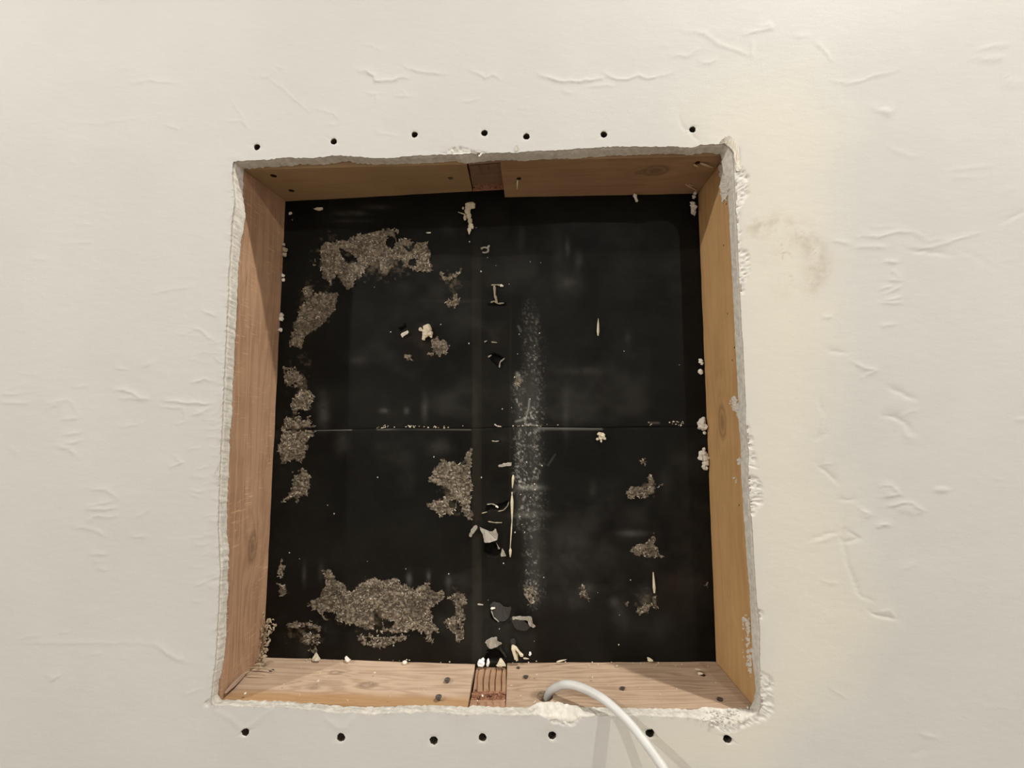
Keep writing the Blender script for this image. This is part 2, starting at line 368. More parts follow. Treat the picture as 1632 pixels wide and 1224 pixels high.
strokes = [  # points, half width px, height mm  (a trowel lip: one edge proud, one edge low)
 ([(210,134),(225,131),(239,128.5),(260,131),(280,133.5)],2,.5),([(410,125),(425,123),(442,108),(455,111)],2.5,.35),
 ([(430,127),(448,140),(467,157),(492,179)],2.2,.3),([(367,160),(382,180),(395,205)],2.5,.25),([(360,194),(385,194),(393,201)],2,.35),
 ([(572,113),(585,115),(595,122),(597,131),(610,130),(625,129),(638,124),(650,125)],2.4,1.0),([(645,107),(665,115),(690,117),(710,119)],2,.7),
 ([(752,115),(772,125),(785,120),(795,126)],2.2,.6),([(587,150),(600,152),(597,162)],2.2,.5),([(632,154),(650,155),(643,145)],2.2,.4),
 ([(737,164),(760,160)],2,.4),([(112,198),(165,197),(215,189)],2,.25),([(265,201),(285,204)],2,.4),([(505,175),(530,180),(540,192)],2,.3),
 ([(861,120),(876,127),(891,131),(921,131),(945,128),(961,125)],2.2,1.0),([(963,117),(976,124),(991,128),(1005,126),(1016,120),(1031,126),(1056,121)],2,.8),
 ([(936,140),(981,137)],2,.4),([(900,146),(912,149)],2,.4),([(1071,88),(1096,91),(1116,78)],3,.5),
 ([(1091,50),(1121,55),(1141,70),(1166,79),(1196,90)],2.6,.5),([(1188,55),(1206,50),(1231,45),(1228,39),(1211,40)],2.2,.7),
 ([(1196,67),(1198,90)],2,.4),([(1123,103),(1138,98)],2.4,.5),([(1301,70),(1316,85),(1323,97)],2.2,.5),
 ([(1326,129),(1351,135),(1371,131),(1391,121),(1428,114)],2.5,.5),([(1391,174),(1411,179),(1418,187),(1423,170)],3,.7),
 ([(1418,235),(1436,245),(1461,252)],2.4,.4),([(1546,95),(1566,94),(1596,95),(1598,120),(1616,131),(1632,134)],2.6,.7),
 ([(1556,80),(1586,75),(1611,74)],2.2,.5),([(1600,132),(1620,140)],2.6,.6),([(1511,273),(1540,270),(1586,265)],2,.35),([(1516,283),(1566,285)],2,.3),
 ([(1081,182),(1086,200),(1098,212),(1116,227)],3,-.5),([(1061,120),(1075,116)],2,.3),([(1270,60),(1288,58)],2,.3),
 ([(56,414),(75,414)],2,.4),([(181,622),(199,623),(222,633),(235,637)],2.4,.7),([(196,635),(229,637)],2.2,.5),
 ([(261,640),(281,641),(307,643),(337,645)],2.4,.8),([(310,609),(327,604),(337,609)],2,.5),([(307,525),(319,527),(337,542)],2.2,.5),
 ([(327,498),(340,503)],2,.5),([(74,645),(105,637),(113,643),(121,656)],2.4,.4),([(74,653),(98,643)],2,.4),([(101,669),(124,666)],2.2,.6),
 ([(105,694),(126,690)],2.2,.6),([(7,630),(33,627)],2,.5),([(3,643),(47,643)],2,.5),([(20,620),(33,614)],2,.4),([(229,584),(242,578)],2,.5),
 ([(189,588),(199,590)],2,.5),([(310,663),(338,651)],2.2,.5),([(193,681),(222,677)],2,.35),([(255,648),(288,651),(294,666)],2,.4),
 ([(120,618),(136,616)],2,.4),([(100,388),(150,388)],2,.2),([(245,468),(305,457)],2.4,.3),([(280,676),(296,674)],2,.3),
 ([(92,713),(111,717),(122,728)],2.6,.7),([(105,708),(126,705)],2.4,.6),([(16,715),(26,724)],2.2,.4),
 ([(146,781),(169,781),(184,794)],2.4,.6),([(137,811),(158,813),(184,812)],2.2,.7),([(141,807),(180,800)],2,.5),([(133,837),(150,824),(184,824)],2.2,.6),
 ([(122,841),(146,843),(167,856)],2.4,.6),([(146,884),(169,884)],2.2,.7),([(158,908),(167,908)],2,.5),([(150,896),(165,896)],2,.3),
 ([(272,745),(291,738),(283,729)],2.2,.6),([(212,857),(231,856)],2,.5),([(216,826),(240,812)],2.2,.3),
 ([(26,1025),(214,1025),(248,1029)],2.2,.3),([(248,1029),(274,1047),(295,1055)],2.6,.7),([(77,1079),(85,1083),(92,1080)],2.4,.9),([(145,1044),(160,1042)],2,.4),
 ([(30,1018),(62,1014)],2,.3),([(295,1108),(320,1100)],2,.3),
 ([(1331,386),(1341,387),(1350,390)],2.2,.6),([(1365,378),(1389,377),(1400,379),(1434,370),(1451,371),(1468,378),(1478,386)],2.2,.7),
 ([(1367,395),(1386,394),(1410,396)],2.2,.7),([(1448,393),(1472,396),(1489,395),(1509,388),(1564,371)],2.2,.6),
 ([(1449,401),(1472,401),(1489,404),(1513,407)],2.2,-.7),([(1527,398),(1544,404),(1588,431)],2.2,-.4),([(1392,363),(1430,362)],2,.3),
 ([(1413,419),(1429,419)],2.2,.9),([(1424,434),(1430,440)],2.2,.9),([(1417,446),(1436,448)],2,.8),([(1405,462),(1420,458)],2,.6),([(1412,469),(1434,458)],2,.5),
 ([(1410,478),(1436,476)],2,.7),([(1407,484),(1437,485)],2,.7),([(1433,452),(1435,484)],1.8,.4),
 ([(1312,505),(1319,508),(1327,503)],2.4,.6),([(1405,520),(1424,519)],2.2,.6),([(1322,560),(1348,563)],2.6,-.6),
 ([(1358,578),(1377,587),(1394,592),(1377,599)],2.2,.8),([(1417,620),(1434,625),(1456,639)],2.4,-.9),([(1456,652),(1437,661)],2.4,.5),
 ([(1408,664),(1427,666),(1444,678),(1451,687)],2.6,-.9),([(1305,639),(1309,652)],2.4,-.5),([(1602,354),(1616,345),(1632,337)],2.4,-.6),
 ([(1623,670),(1632,671)],2.2,.8),([(1440,690),(1446,697)],2.4,.6),
 ([(1304,742),(1313,749),(1333,769)],2.4,-.9),([(1309,742),(1327,738)],2.2,.4),([(1340,798),(1362,798)],2.4,-.6),
 ([(1404,776),(1420,773),(1433,789),(1407,789)],2.2,.9),([(1416,809),(1438,802),(1456,804),(1468,813),(1456,817)],2.4,.9),
 ([(1371,813),(1384,820),(1376,828)],2.4,.8),([(1402,839),(1409,836),(1415,838)],2.4,1.),([(1291,862),(1313,853),(1336,849)],2.6,-.5),([(1300,866),(1332,855)],2.2,.4),
 ([(1344,831),(1343,849),(1342,867),(1351,902),(1362,929),(1367,947),(1387,959)],2.8,-1.0),([(1342,867),(1358,864),(1371,858),(1351,845)],2.4,-.7),
 ([(1387,976),(1398,982),(1427,987)],2.6,-.9),([(1427,987),(1420,973),(1402,974)],2.2,.5),([(1438,911),(1456,898)],2.4,.4),
 ([(1473,1173),(1487,1176)],2.4,.6),([(1462,1204),(1473,1196)],2.4,-.7),([(1310,685),(1312,668)],2,.4),([(1303,700),(1315,690)],2.2,-.4),
 ([(1325,1100),(1345,1112)],2.2,.3),
]
rs = np.random.RandomState(11)
for k in range(46):     # faint trowel ticks scattered over the wall
    x0, y0 = rs.uniform(10, 1622), rs.uniform(10, 1210)
    if 330 < x0 < 1240 and 215 < y0 < 1160: continue
    L = rs.uniform(10, 34); a = rs.normal(0, .25)
    strokes.append(([(x0, y0), (x0 + L * .5, y0 + L * .5 * a + rs.normal(0, 1.5)), (x0 + L, y0 + L * a)], 2.0, rs.uniform(.12, .3)))
for k in range(60):     # little creases in the paper by the left edge
    y0 = rs.uniform(520, 960); x0 = rs.uniform(300, 345)
    strokes.append(([(x0, y0), (x0 + rs.uniform(8, 26), y0 + rs.normal(0, 3))], 1.8, rs.uniform(.1, .3)))
fx, fy = ppx.ravel(), ppy.ravel()
Hf = H.ravel()
jx = 1.5 * vnoise(fx * .12, fy * .12, 77); jy = 1.5 * vnoise(fx * .12, fy * .12, 78)
for pts, wd, hgt in strokes:
    a = np.array(pts)
    m = (fx > a[:, 0].min() - 14) & (fx < a[:, 0].max() + 14) & (fy > a[:, 1].min() - 14) & (fy < a[:, 1].max() + 14)
    ii = np.nonzero(m)[0]
    if not len(ii): continue
    d, s = seg_dist(fx[ii] + jx[ii], fy[ii] + jy[ii], pts)
    L = sum(math.hypot(q[0] - p[0], q[1] - p[1]) for p, q in zip(pts[:-1], pts[1:]))
    e = np.minimum(np.hypot(fx[ii] - a[0][0], fy[ii] - a[0][1]), np.hypot(fx[ii] - a[-1][0], fy[ii] - a[-1][1]))
    tap = np.clip(e / (0.3 * L) + 0.35, 0.2, 1)
    Hf[ii] += tap * hgt * 0.65 * np.exp(-(d / wd) ** 2) + tap * hgt * 0.5 * (s > 0) * np.exp(-(d / (wd * 2.6)) ** 2)
# raised loop bumps
for cx, cy, rx, ry, h in [(1500,781,11,5,.8),(1418,783,13,7,.5),(1446,812,16,7,.5),(1376,820,7,6,.4),(1412,178,9,7,.5),(1436,645,20,14,.4),(1450,700,10,9,.3)]:
    Hf += h * np.exp(-(((fx - cx) / rx) ** 2 + ((fy - cy) / ry) ** 2) ** 2)
# chipped places where the skim coat broke off beside the opening
chip = np.zeros_like(Hf)
chips = [[(1170,270),(1182,265),(1196,282),(1194,300),(1195,308),(1186,322),(1180,340),(1181,395),(1176,395)],
         [(1178,392),(1193,400),(1198,425),(1193,446),(1184,470),(1178,470)],[(1189,660),(1199,690),(1201,712),(1210,748),(1190,745)],
         [(1192,755),(1207,760),(1216,770),(1217,795),(1213,812),(1199,822),(1194,822)],[(1207,968),(1216,972),(1219,984),(1210,992)],
         [(1210,1066),(1232,1078),(1233,1130),(1226,1146),(1200,1156),(1172,1168),(1150,1166),(1130,1155),(1150,1138),(1205,1130)],
         [(700,246),(712,236),(735,232),(752,238),(775,241),(790,246)],
         [(865,1138),(930,1138),(932,1146),(915,1157),(880,1156)],[(1150,1150),(1190,1150),(1180,1164),(1155,1165)],
         [(336,1110),(336,1130),(322,1124)]]
nz = 6.0 * fbm(fx * .09, fy * .09, 41, 3)
for pl in chips:
    a = np.array(pl)
    m = (fx > a[:, 0].min() - 12) & (fx < a[:, 0].max() + 12) & (fy > a[:, 1].min() - 12) & (fy < a[:, 1].max() + 12)
    ii = np.nonzero(m)[0]
    ins = inpoly(fx[ii] + nz[ii] * .6, fy[ii] + nz[ii] * .5, pl)
    d, _ = seg_dist(fx[ii] + nz[ii] * .6, fy[ii] + nz[ii] * .5, pl + [pl[0]])
    v = np.where(ins, sstep(0, 3.5, d), 0)
    chip[ii] = np.maximum(chip[ii], v)
rg = np.abs(fbm(fx * .11, fy * .16, 51, 4))
Hf -= chip * (0.4 + 1.5 * sstep(0.0, 0.5, rg) + 0.5 * fbm(fx * .4, fy * .4, 61, 2))
# paper lifted a little along the left edge and below
d, s = seg_dist(fx, fy, [(372,258),(364,450),(355,660),(348,830),(347,990),(336,1112)])
Hf += 0.35 * np.exp(-(d / 12.0) ** 2) * (1 + fbm(fx * .05, fy * .12, 71, 3))
# V-shaped skim marks over two of the bottom holes
for pts in ([(345,1134),(368,1146),(384,1160)],[(394,1160),(412,1148),(430,1132)],[(520,1146),(538,1160)],[(550,1160),(562,1146)]):
    d, s = seg_dist(fx, fy, pts); Hf += 0.35 * np.exp(-(d / 5.0) ** 2)
# attributes
cre = [(1100,175),(1180,100),(1290,110),(1335,190),(1330,420),(1315,520),(1310,620),(1305,740),(1345,830),(1365,930),(1390,990),(1320,1090),(1212,1224),(1000,1230),(1000,1140),(1212,1130),(1190,700),(1170,260),(1120,232)]
d, _ = seg_dist(fx, fy, cre + [cre[0]])
ins = inpoly(fx, fy, cre)
cream = sstep(-70, 75, np.where(ins, d, -d) + 30 * fbm(fx * .010, fy * .010, 81, 3)) * 0.72 * (.55 + .45 * sstep(60, 330, fy))
stain_and_shadow = np.zeros_like(Hf)
d, _ = seg_dist(fx, fy, [(1205,362),(1240,360),(1275,372),(1300,400),(1308,425),(1296,450)])
stain_and_shadow = np.maximum(stain_and_shadow, 0.85 * np.exp(-(d / 17) ** 2) * sstep(-.5, .4, fbm(fx * .06, fy * .06, 91, 4)))
for cx, cy, rx, ry, q in [(1298,430,18,22,.7),(1225,400,26,20,.22),(1245,465,18,14,.25),(1218,415,5,12,.3),(1110,200,22,40,.18),(870,1168,6,28,.25),(880,1155,10,10,.4),(722,240,16,8,.25),(735,1150,14,6,.3),(690,440,1,1,0)]:  # narrow upright blot below the opening is the cable's shadow, painted in
    stain_and_shadow = np.maximum(stain_and_shadow, q * np.exp(-(((fx - cx) / rx) ** 2 + ((fy - cy) / ry) ** 2)) * (0.7 + 0.5 * fbm(fx * .1, fy * .1, 95, 3)))
sp = vnoise(fx * .32, fy * .32, 97)
stain_and_shadow = np.maximum(stain_and_shadow, 0.8 * (sp > .62) * np.exp(-(((fx - 1275) / 45) ** 2 + ((fy - 405) / 50) ** 2) ** 2) * sstep(-.2, .3, fbm(fx * .04, fy * .04, 99, 2)))
stain_and_shadow = np.clip(stain_and_shadow, 0, 1)
# flatten the relief to zero outward of the scan and right at the opening lip
W[..., 1] = -Hf.reshape(X.shape) / 1000.0
# front lip rows follow the cut edge exactly
edge_front = W[:, 0].copy()

# screw holes: cut a block of cells out of the grid and bridge it to a circle
holes = [(409,234,5.6),(531.5,225,5.6),(660.5,214,5.4),(772,211.5,5.6),(839,217,5.6),(962.5,214,5.6),(1104,206,5.4),
         (390,1167,6.4),(543,1176,6.4),(691,1181,6.2),(769,1176,6.0),(880,1173,6.0),(1036,1169,6.4),(1160,1178,6.6)]
def vid(i, j): return (i % NS) * MT + j
keep = np.ones((NS, MT - 1), bool)
Vw = W.reshape(-1, 3)
VX = [Vw]; extra_faces = []; nv = len(Vw)
ax = [cream, stain_and_shadow, chip]; ax_extra = [[], [], []]
hole_rings = []
for hx, hy, hr in holes:
    dd = np.hypot(ppx - hx, ppy - hy)
    i0, j0 = np.unravel_index(np.argmin(dd), dd.shape)
    hi = 2
    def loop(di, dj):
        L = [(i0 - di + k, j0 - dj) for k in range(2 * di)] + [(i0 + di, j0 - dj + k) for k in range(2 * dj)]
        L += [(i0 + di - k, j0 + dj) for k in range(2 * di)] + [(i0 - di, j0 + dj - k) for k in range(2 * dj)]
        return L
    di = dj = 2
    for it in range(40):
        ok_i = min(dd[(i0 - di) % NS, j0], dd[(i0 + di) % NS, j0]) > hr * 1.35
        ok_j = min(dd[i0, j0 - dj], dd[i0, j0 + dj]) > hr * 1.35
        if ok_i and ok_j: break
        if not ok_i: di += 1
        if not ok_j: dj += 1
    L = loop(di, dj)
    for a in range(i0 - di, i0 + di):
        keep[a % NS, j0 - dj:j0 + dj] = False
    c0 = P(hx, hy, 0.0); rr = hr / F * 0.545
    ids = [vid(a, q) for a, q in L]
    ring = []
    for a, q in L:
        p = W[a % NS, q]; an = math.atan2(p[2] - c0[2], p[0] - c0[0])
        r2 = rr * (1.0 + 0.035 * math.sin(3 * an + hx) + 0.03 * math.sin(7 * an + hy))
        ring.append((c0[0] + r2 * math.cos(an), p[1] * .6 + 0.0004, c0[2] + r2 * math.sin(an)))
    base = nv + sum(len(v) for v in VX[1:])
    VX.append(np.array(ring))
    for k in range(3):
        ax_extra[k].append(np.full(len(ring), 0.0 if k != 2 else 0.35))
    n = len(L)
    for k in range(n):
        extra_faces.append((ids[k], ids[(k + 1) % n], base + (k + 1) % n, base + k))
    hole_rings.append((np.array(ring), c0, rr))
I, J = np.nonzero(keep)
quads = np.stack([I * MT + J, I * MT + J + 1, ((I + 1) % NS) * MT + J + 1, ((I + 1) % NS) * MT + J], 1)
faces = np.concatenate([quads, np.array(extra_faces)[:, ::-1]])
faces = faces[:, ::-1]
att = {k: np.concatenate([a] + e) for k, a, e in zip(('cream', 'stain_and_shadow', 'chip'), ax, ax_extra)}
wall = mesh('wall_back', np.concatenate(VX), faces, None, M_wall, True, att)
wall['kind'] = 'structure'
wall['label'] = 'off-white trowelled plaster wall with a square hole cut in it'

# the rest of the room, outside the frame: it only sends the lamps' light back
M_floor, nt, b = newmat('floor_boards', 0.6, 0.3)
b.inputs['Base Color'].default_value = (0.37, 0.325, 0.285, 1)
M_room, nt, b = newmat('room_paint', 0.8, 0.2)
b.inputs['Base Color'].default_value = (0.64, 0.62, 0.595, 1)
RX, RY, RZ0, RZ1 = 3.4, -5.0, -1.40, 2.30
def slab(name, x0, x1, y0, y1, z0, z1, m):
    V = [(x, y, z) for x in (x0, x1) for y in (y0, y1) for z in (z0, z1)]
    o = mesh(name, V, [(0, 1, 3, 2), (4, 6, 7, 5), (0, 4, 5, 1), (2, 3, 7, 6), (0, 2, 6, 4), (1, 5, 7, 3)], None, m)
    o['kind'] = 'structure'
    return o
slab('floor', -RX, RX, RY, .2, RZ0 - .1, RZ0, M_floor)
slab('ceiling', -RX, RX, RY, .2, RZ1, RZ1 + .1, M_room)
slab('wall_left', -RX - .1, -RX, RY, .2, RZ0, RZ1, M_room)
slab('wall_right', RX, RX + .1, RY, .2, RZ0, RZ1, M_room)
slab('wall_front', -RX, RX, RY - .1, RY, RZ0, RZ1, M_room)
slab('wall_back_left', -RX, -XW, 0, .19, RZ0, RZ1, M_room)
slab('wall_back_right', XW, RX, 0, .19, RZ0, RZ1, M_room)
slab('wall_back_top', -XW, XW, 0, .19, ZW, RZ1, M_room)

# unseen dark box added behind the wall to keep stray light out
def box_open(name, x, z, y0, y1, mat):
    V = [(-x, y0, -z), (x, y0, -z), (x, y0, z), (-x, y0, z), (-x, y1, -z), (x, y1, -z), (x, y1, z), (-x, y1, z)]
    return mesh(name, V, [(4, 7, 6, 5), (0, 4, 5, 1), (1, 5, 6, 2), (2, 6, 7, 3), (3, 7, 4, 0)], None, mat)
M_dark, nt, b = newmat('light_shield_dark', 0.9, 0.1)
b.inputs['Base Color'].default_value = (0.05, 0.04, 0.03, 1)
shield = box_open('wall_light_shield', XW, ZW, 0.0, .19, M_dark); shield['kind'] = 'structure'

# cut edge of the plasterboard: profile rows from the front lip to the back lip
rows = [0.0, .05, .11, .2, .32, .45, .58, .7, .8, .88, .95, 1.0]
EV = []; pap = []
u = np.arange(NS) * 1.0
left = np.zeros(NS); left[-CNT[3]:] = 1
right = np.zeros(NS); right[CNT[0]:CNT[0] + CNT[1]] = 1
bot = np.zeros(NS); bot[CNT[0] + CNT[1]:CNT[0] + CNT[1] + CNT[2]] = 1
cx, cz = 0.0, 0.0
nrm = np.stack([FW[:, 0] / np.maximum(np.abs(FW[:, 0]), np.abs(FW[:, 2])), 0 * u, FW[:, 2] / np.maximum(np.abs(FW[:, 0]), np.abs(FW[:, 2]))], 1)
nrm[:, 0] = np.where(left > 0, -1, np.where(right > 0, 1, 0)); nrm[:, 2] = np.where(bot > 0, -1, np.where((left + right) > 0, 0, 1))
for r in rows:
    p = edge_front * (1 - r) + BW * r
    amp2 = 0.00045 * math.sin(math.pi * r)
    saw = left * (0.00035 * math.sin(math.pi * r)) * vnoise(u * .8 + r * .4, u * 0 + 3 + r * .2, 5)
    crumb = (bot * 1.6 + (1 - left - right - bot) * 0.7 + right * .25) * 0.0011 * fbm(u * .06, u * 0 + r * 2.2, 15, 4) * math.sin(math.pi * min(1, r * 1.05))
    groove = 0.0015 if r in (.05, .11) else 0.0
    p = p + nrm * (saw + crumb + groove * (left + right + .6))[:, None]
    EV.append(p); pap.append((left + right + .35) * (0.95 if r in (.05, .11) else (.5 if r == 0 else 0)) + left * (.4 if r == 1.0 else 0))
NR = len(rows)
EVa = np.stack(EV, 1).reshape(-1, 3)
I, J = np.meshgrid(np.arange(NS), np.arange(NR - 1), indexing='ij'); I = I.ravel(); J = J.ravel()
q = np.stack([I * NR + J, I * NR + J + 1, ((I + 1) % NS) * NR + J + 1, ((I + 1) % NS) * NR + J], 1)
edge = mesh('cut_edge', EVa, q, wall, M_edge, False, {'paper': np.clip(np.stack(pap, 1).ravel(), 0, 1)})
edge['label'] = 'raw cut edge of the plasterboard round the hole'

# hole linings
M_bore, nt, b = newmat('drill_hole_shade', 0.95, 0.05)
b.inputs['Base Color'].default_value = (0.075, 0.06, 0.048, 1)  # dark colour stands in for the shade deep inside the holes
for ring, c0, rr in hole_rings:
    n = len(ring); V = []; Fc = []
    for k, (dep, sc_) in enumerate([(0, 1.0), (.0015, .98), (.005, .97), (.0158, .95)]):
        for p in ring:
            jit = 1 + 0.06 * random.uniform(-1, 1) * (k > 0)
            V.append((c0[0] + (p[0] - c0[0]) * sc_ * jit, (p[1] if k == 0 else dep), c0[2] + (p[2] - c0[2]) * sc_ * jit))
    for k in range(3):
        for i in range(n):
            Fc.append((k * n + i, k * n + (i + 1) % n, (k + 1) * n + (i + 1) % n, (k + 1) * n + i))
    o = mesh('drill_hole', V, Fc, wall, M_edge)
    o.data.materials.append(M_bore)
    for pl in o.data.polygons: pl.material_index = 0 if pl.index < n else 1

# frayed paper hairs along the left edge
V = []; Fc = []
def hair(p, d, w_=0.00018):
    d = np.array(d); p = np.array(p); s = np.cross(d, (0, 1, 0)); s = s / (np.linalg.norm(s) + 1e-9) * w_
    t = np.cross(s, d); t = t / (np.linalg.norm(t) + 1e-9) * w_
    q0 = p + d * .55 + np.random.normal(0, .0003, 3)
    k = len(V)
    for a, f_ in ((p, 1), (q0, .8)):
        V.extend([a + s * f_, a - s * f_ * .5 + t * f_, a - s * f_ * .5 - t * f_])
    V.append(p + d)
    for i in range(3):
        j = (i + 1) % 3
        Fc.append((k + i, k + j, k + 3 + j, k + 3 + i)); Fc.append((k + 3 + i, k + 3 + j, k + 6))
for k in range(240):
    i = NS - 1 - int(rs.uniform(0, CNT[3]))
    fr = rs.rand() < .55
    p = edge_front[i] if fr else BW[i]
    d = (rs.normal(-.0010, .0014), rs.uniform(-.0022, -.0004), rs.normal(-.0006, .0012)) if fr else (rs.uniform(.0006, .003), rs.normal(0, .0008), rs.normal(-.0004, .0009))
    hair(p + np.array([0, -.0002, 0]), d)
for px_, py_, dx_, dy_ in [(349,740,-12,26),(355,640,-8,22),(356,655,-6,14),(351,760,-4,18),(350,700,-3,12)]:
    a = P(px_, py_, -.0006); b2 = P(px_ + dx_, py_ + dy_, -.003); hair(a, b2 - a, .0003)
for k in range(140):
    i = CNT[0] + CNT[1] + int(rs.uniform(0, CNT[2]))
    hair(edge_front[i] + np.array([0, -.0003, 0]), (rs.normal(0, .001), rs.uniform(-.0022, -.0003), rs.normal(-.001, .001)))
fz = mesh('paper_fuzz', V, Fc, wall, M_paper); fz['kind'] = 'stuff'

# raised paint flake at the top right corner
def sheet(name, pts, mat, parent=None, th=0.0006, sub=2):
    """small bent sheet from (px, py, y) points: fan round its centre, given thickness"""
    n_ = len(pts); rq = random.Random(int(pts[0][0] * 3 + pts[0][1])); out = []
    for i in range(n_):          # round the outline off and leave it a little ragged
        a, b_ = pts[i], pts[(i + 1) % n_]; L_ = math.hypot(b_[0] - a[0], b_[1] - a[1]); j_ = min(.7, .09 * L_)
        for t in (.18, .5, .82):
            out.append((a[0] + (b_[0] - a[0]) * t + rq.uniform(-j_, j_), a[1] + (b_[1] - a[1]) * t + rq.uniform(-j_, j_), a[2] + (b_[2] - a[2]) * t))
    V = [P(x, y, d) for x, y, d in out]
    bm = bmesh.new()
    vs = [bm.verts.new(v) for v in V]
    f = bm.faces.new(vs)
    bmesh.ops.triangulate(bm, faces=[f], quad_method='BEAUTY', ngon_method='BEAUTY')
    bmesh.ops.subdivide_edges(bm, edges=bm.edges[:], cuts=sub, use_grid_fill=True)
    rr_ = random.Random(int(pts[0][0] * 7 + pts[0][1]))
    for v in bm.verts:
        if len(v.link_faces) > 3: v.co.y += rr_.uniform(-.0005, .0005)
    bmesh.ops.recalc_face_normals(bm, faces=bm.faces[:])
    ext = bmesh.ops.extrude_face_region(bm, geom=bm.faces[:])       # give it thickness
    for v in ext['geom']:
        if isinstance(v, bmesh.types.BMVert): v.co.y += th
    bmesh.ops.recalc_face_normals(bm, faces=bm.faces[:])
    me = bpy.data.meshes.new(name); bm.to_mesh(me); bm.free()
    return link(name, me, parent, mat)
sheet('plaster_flake', [(1154,219,-.007),(1162,216,-.0075),(1172,222,-.006),(1178,234,-.003),(1178,262,-.001),(1172,262,-.001),(1169,240,-.003),(1156,229,-.003)], M_chalk, wall, .0012)
sheet('plaster_flake', [(1145,228.5,-.001),(1154,219,-.006),(1155,226,-.003)], M_chalk, wall, .001)
sheet('plaster_flake', [(1172,262,-.001),(1179,262,-.002),(1184,272,-.001),(1174,274,-.0005)], M_chalk, wall, .001)
sheet('paper_curl', [(766,243,-.0008),(770,242,-.002),(765,250,-.004),(762,249,-.003)], M_edge, wall, .0004)
sheet('paper_curl', [(748,243.5,-.0005),(757,240,-.002),(768,242,-.0005),(758,244,-.001)], M_edge, wall, .0004)
sheet('paper_curl', [(820,241,-.0004),(822,228,-.001),(825,234,-.002),(824,241,-.001)], M_edge, wall, .0004)
# loose plaster along the bottom lip
def lump_bm(bm, c, r, seed, el=(1, 1, 1), rough=.35, sub=2):
    g = bmesh.ops.create_icosphere(bm, subdivisions=sub, radius=1.0)
    rnd = random.Random(seed); o = rnd.uniform(0, 50)
    for v in g['verts']:
        x, y, z = v.co
        n = math.sin(3.1 * x + o) * math.cos(2.7 * y + o * 1.3) + .6 * math.sin(6.3 * z + o * 2 + 2 * x) + .35 * math.sin(11 * y + 9 * x + o)
        s = r * (1 + rough * n * .55)
        v.co = Vector(c) + Vector((x * s * el[0], y * s * el[1], z * s * el[2]))
def rot_lump(bm, ang): bmesh.ops.rotate(bm, verts=bm.verts[:], cent=(0, 0, 0), matrix=Matrix.Rotation(ang, 3, 'Y'))
def fin(name, bm, mat, parent=None, loc=None, smooth=False):
    me = bpy.data.meshes.new(name); bm.to_mesh(me); bm.free()
    if smooth: me.polygons.foreach_set('use_smooth', np.ones(len(me.polygons), bool))
    o = link(name, me, parent, mat)
    if loc is not None: o.location = loc
    return o
bm = bmesh.new()
for k in range(70):
    if k < 40:
        x = rs.normal(1150, 16); y = rs.normal(1142, 6)
        r = rs.uniform(1.0, 3.2)
    elif k < 55: x = rs.uniform(1135, 1205); y = 1136 + rs.normal(0, 4); r = rs.uniform(.8, 1.8)
    else: x = rs.uniform(850, 930); y = 1121 + (x - 850) * .03 + rs.normal(0, 2); r = rs.uniform(.8, 2.0)
    yy = np.clip(.016 * (1148 - y) / 22, -.001, .017)
    lump_bm(bm, P(x, y, yy), r * .00058, k, (1.2, .8, .8), rough=.55, sub=1)
g = fin('plaster_rubble', bm, M_edge, wall); g['kind'] = 'stuff'
def spike(bm, p, q, r0, r1=.0002, n=5, mid=None):
    p, q = Vector(p), Vector(q); d = (q - p)
    u_ = d.orthogonal().normalized(); v_ = d.cross(u_).normalized()
    rings_ = []
    for t, r in ((0, r0 * .5), (.25, r0), (.65, r0 * .7), (1, r1)):
        c0 = p + d * t + (Vector(mid) * math.sin(math.pi * t) if mid is not None else Vector())
        rings_.append([bm.verts.new(c0 + u_ * r * math.cos(2 * math.pi * k / n) + v_ * r * .7 * math.sin(2 * math.pi * k / n)) for k in range(n)])
    for a, b_ in zip(rings_[:-1], rings_[1:]):
        for k in range(n): bm.faces.new((a[k], a[(k + 1) % n], b_[(k + 1) % n], b_[k]))
    bm.faces.new(rings_[0][::-1]); bm.faces.new(rings_[-1])
def splinter(name, p, q, r0, mat, parent=None, r1=.0002, mid=None):
    bm = bmesh.new(); spike(bm, p, q, r0, r1, 6, mid)
    bmesh.ops.recalc_face_normals(bm, faces=bm.faces[:])
    return fin(name, bm, mat, parent)

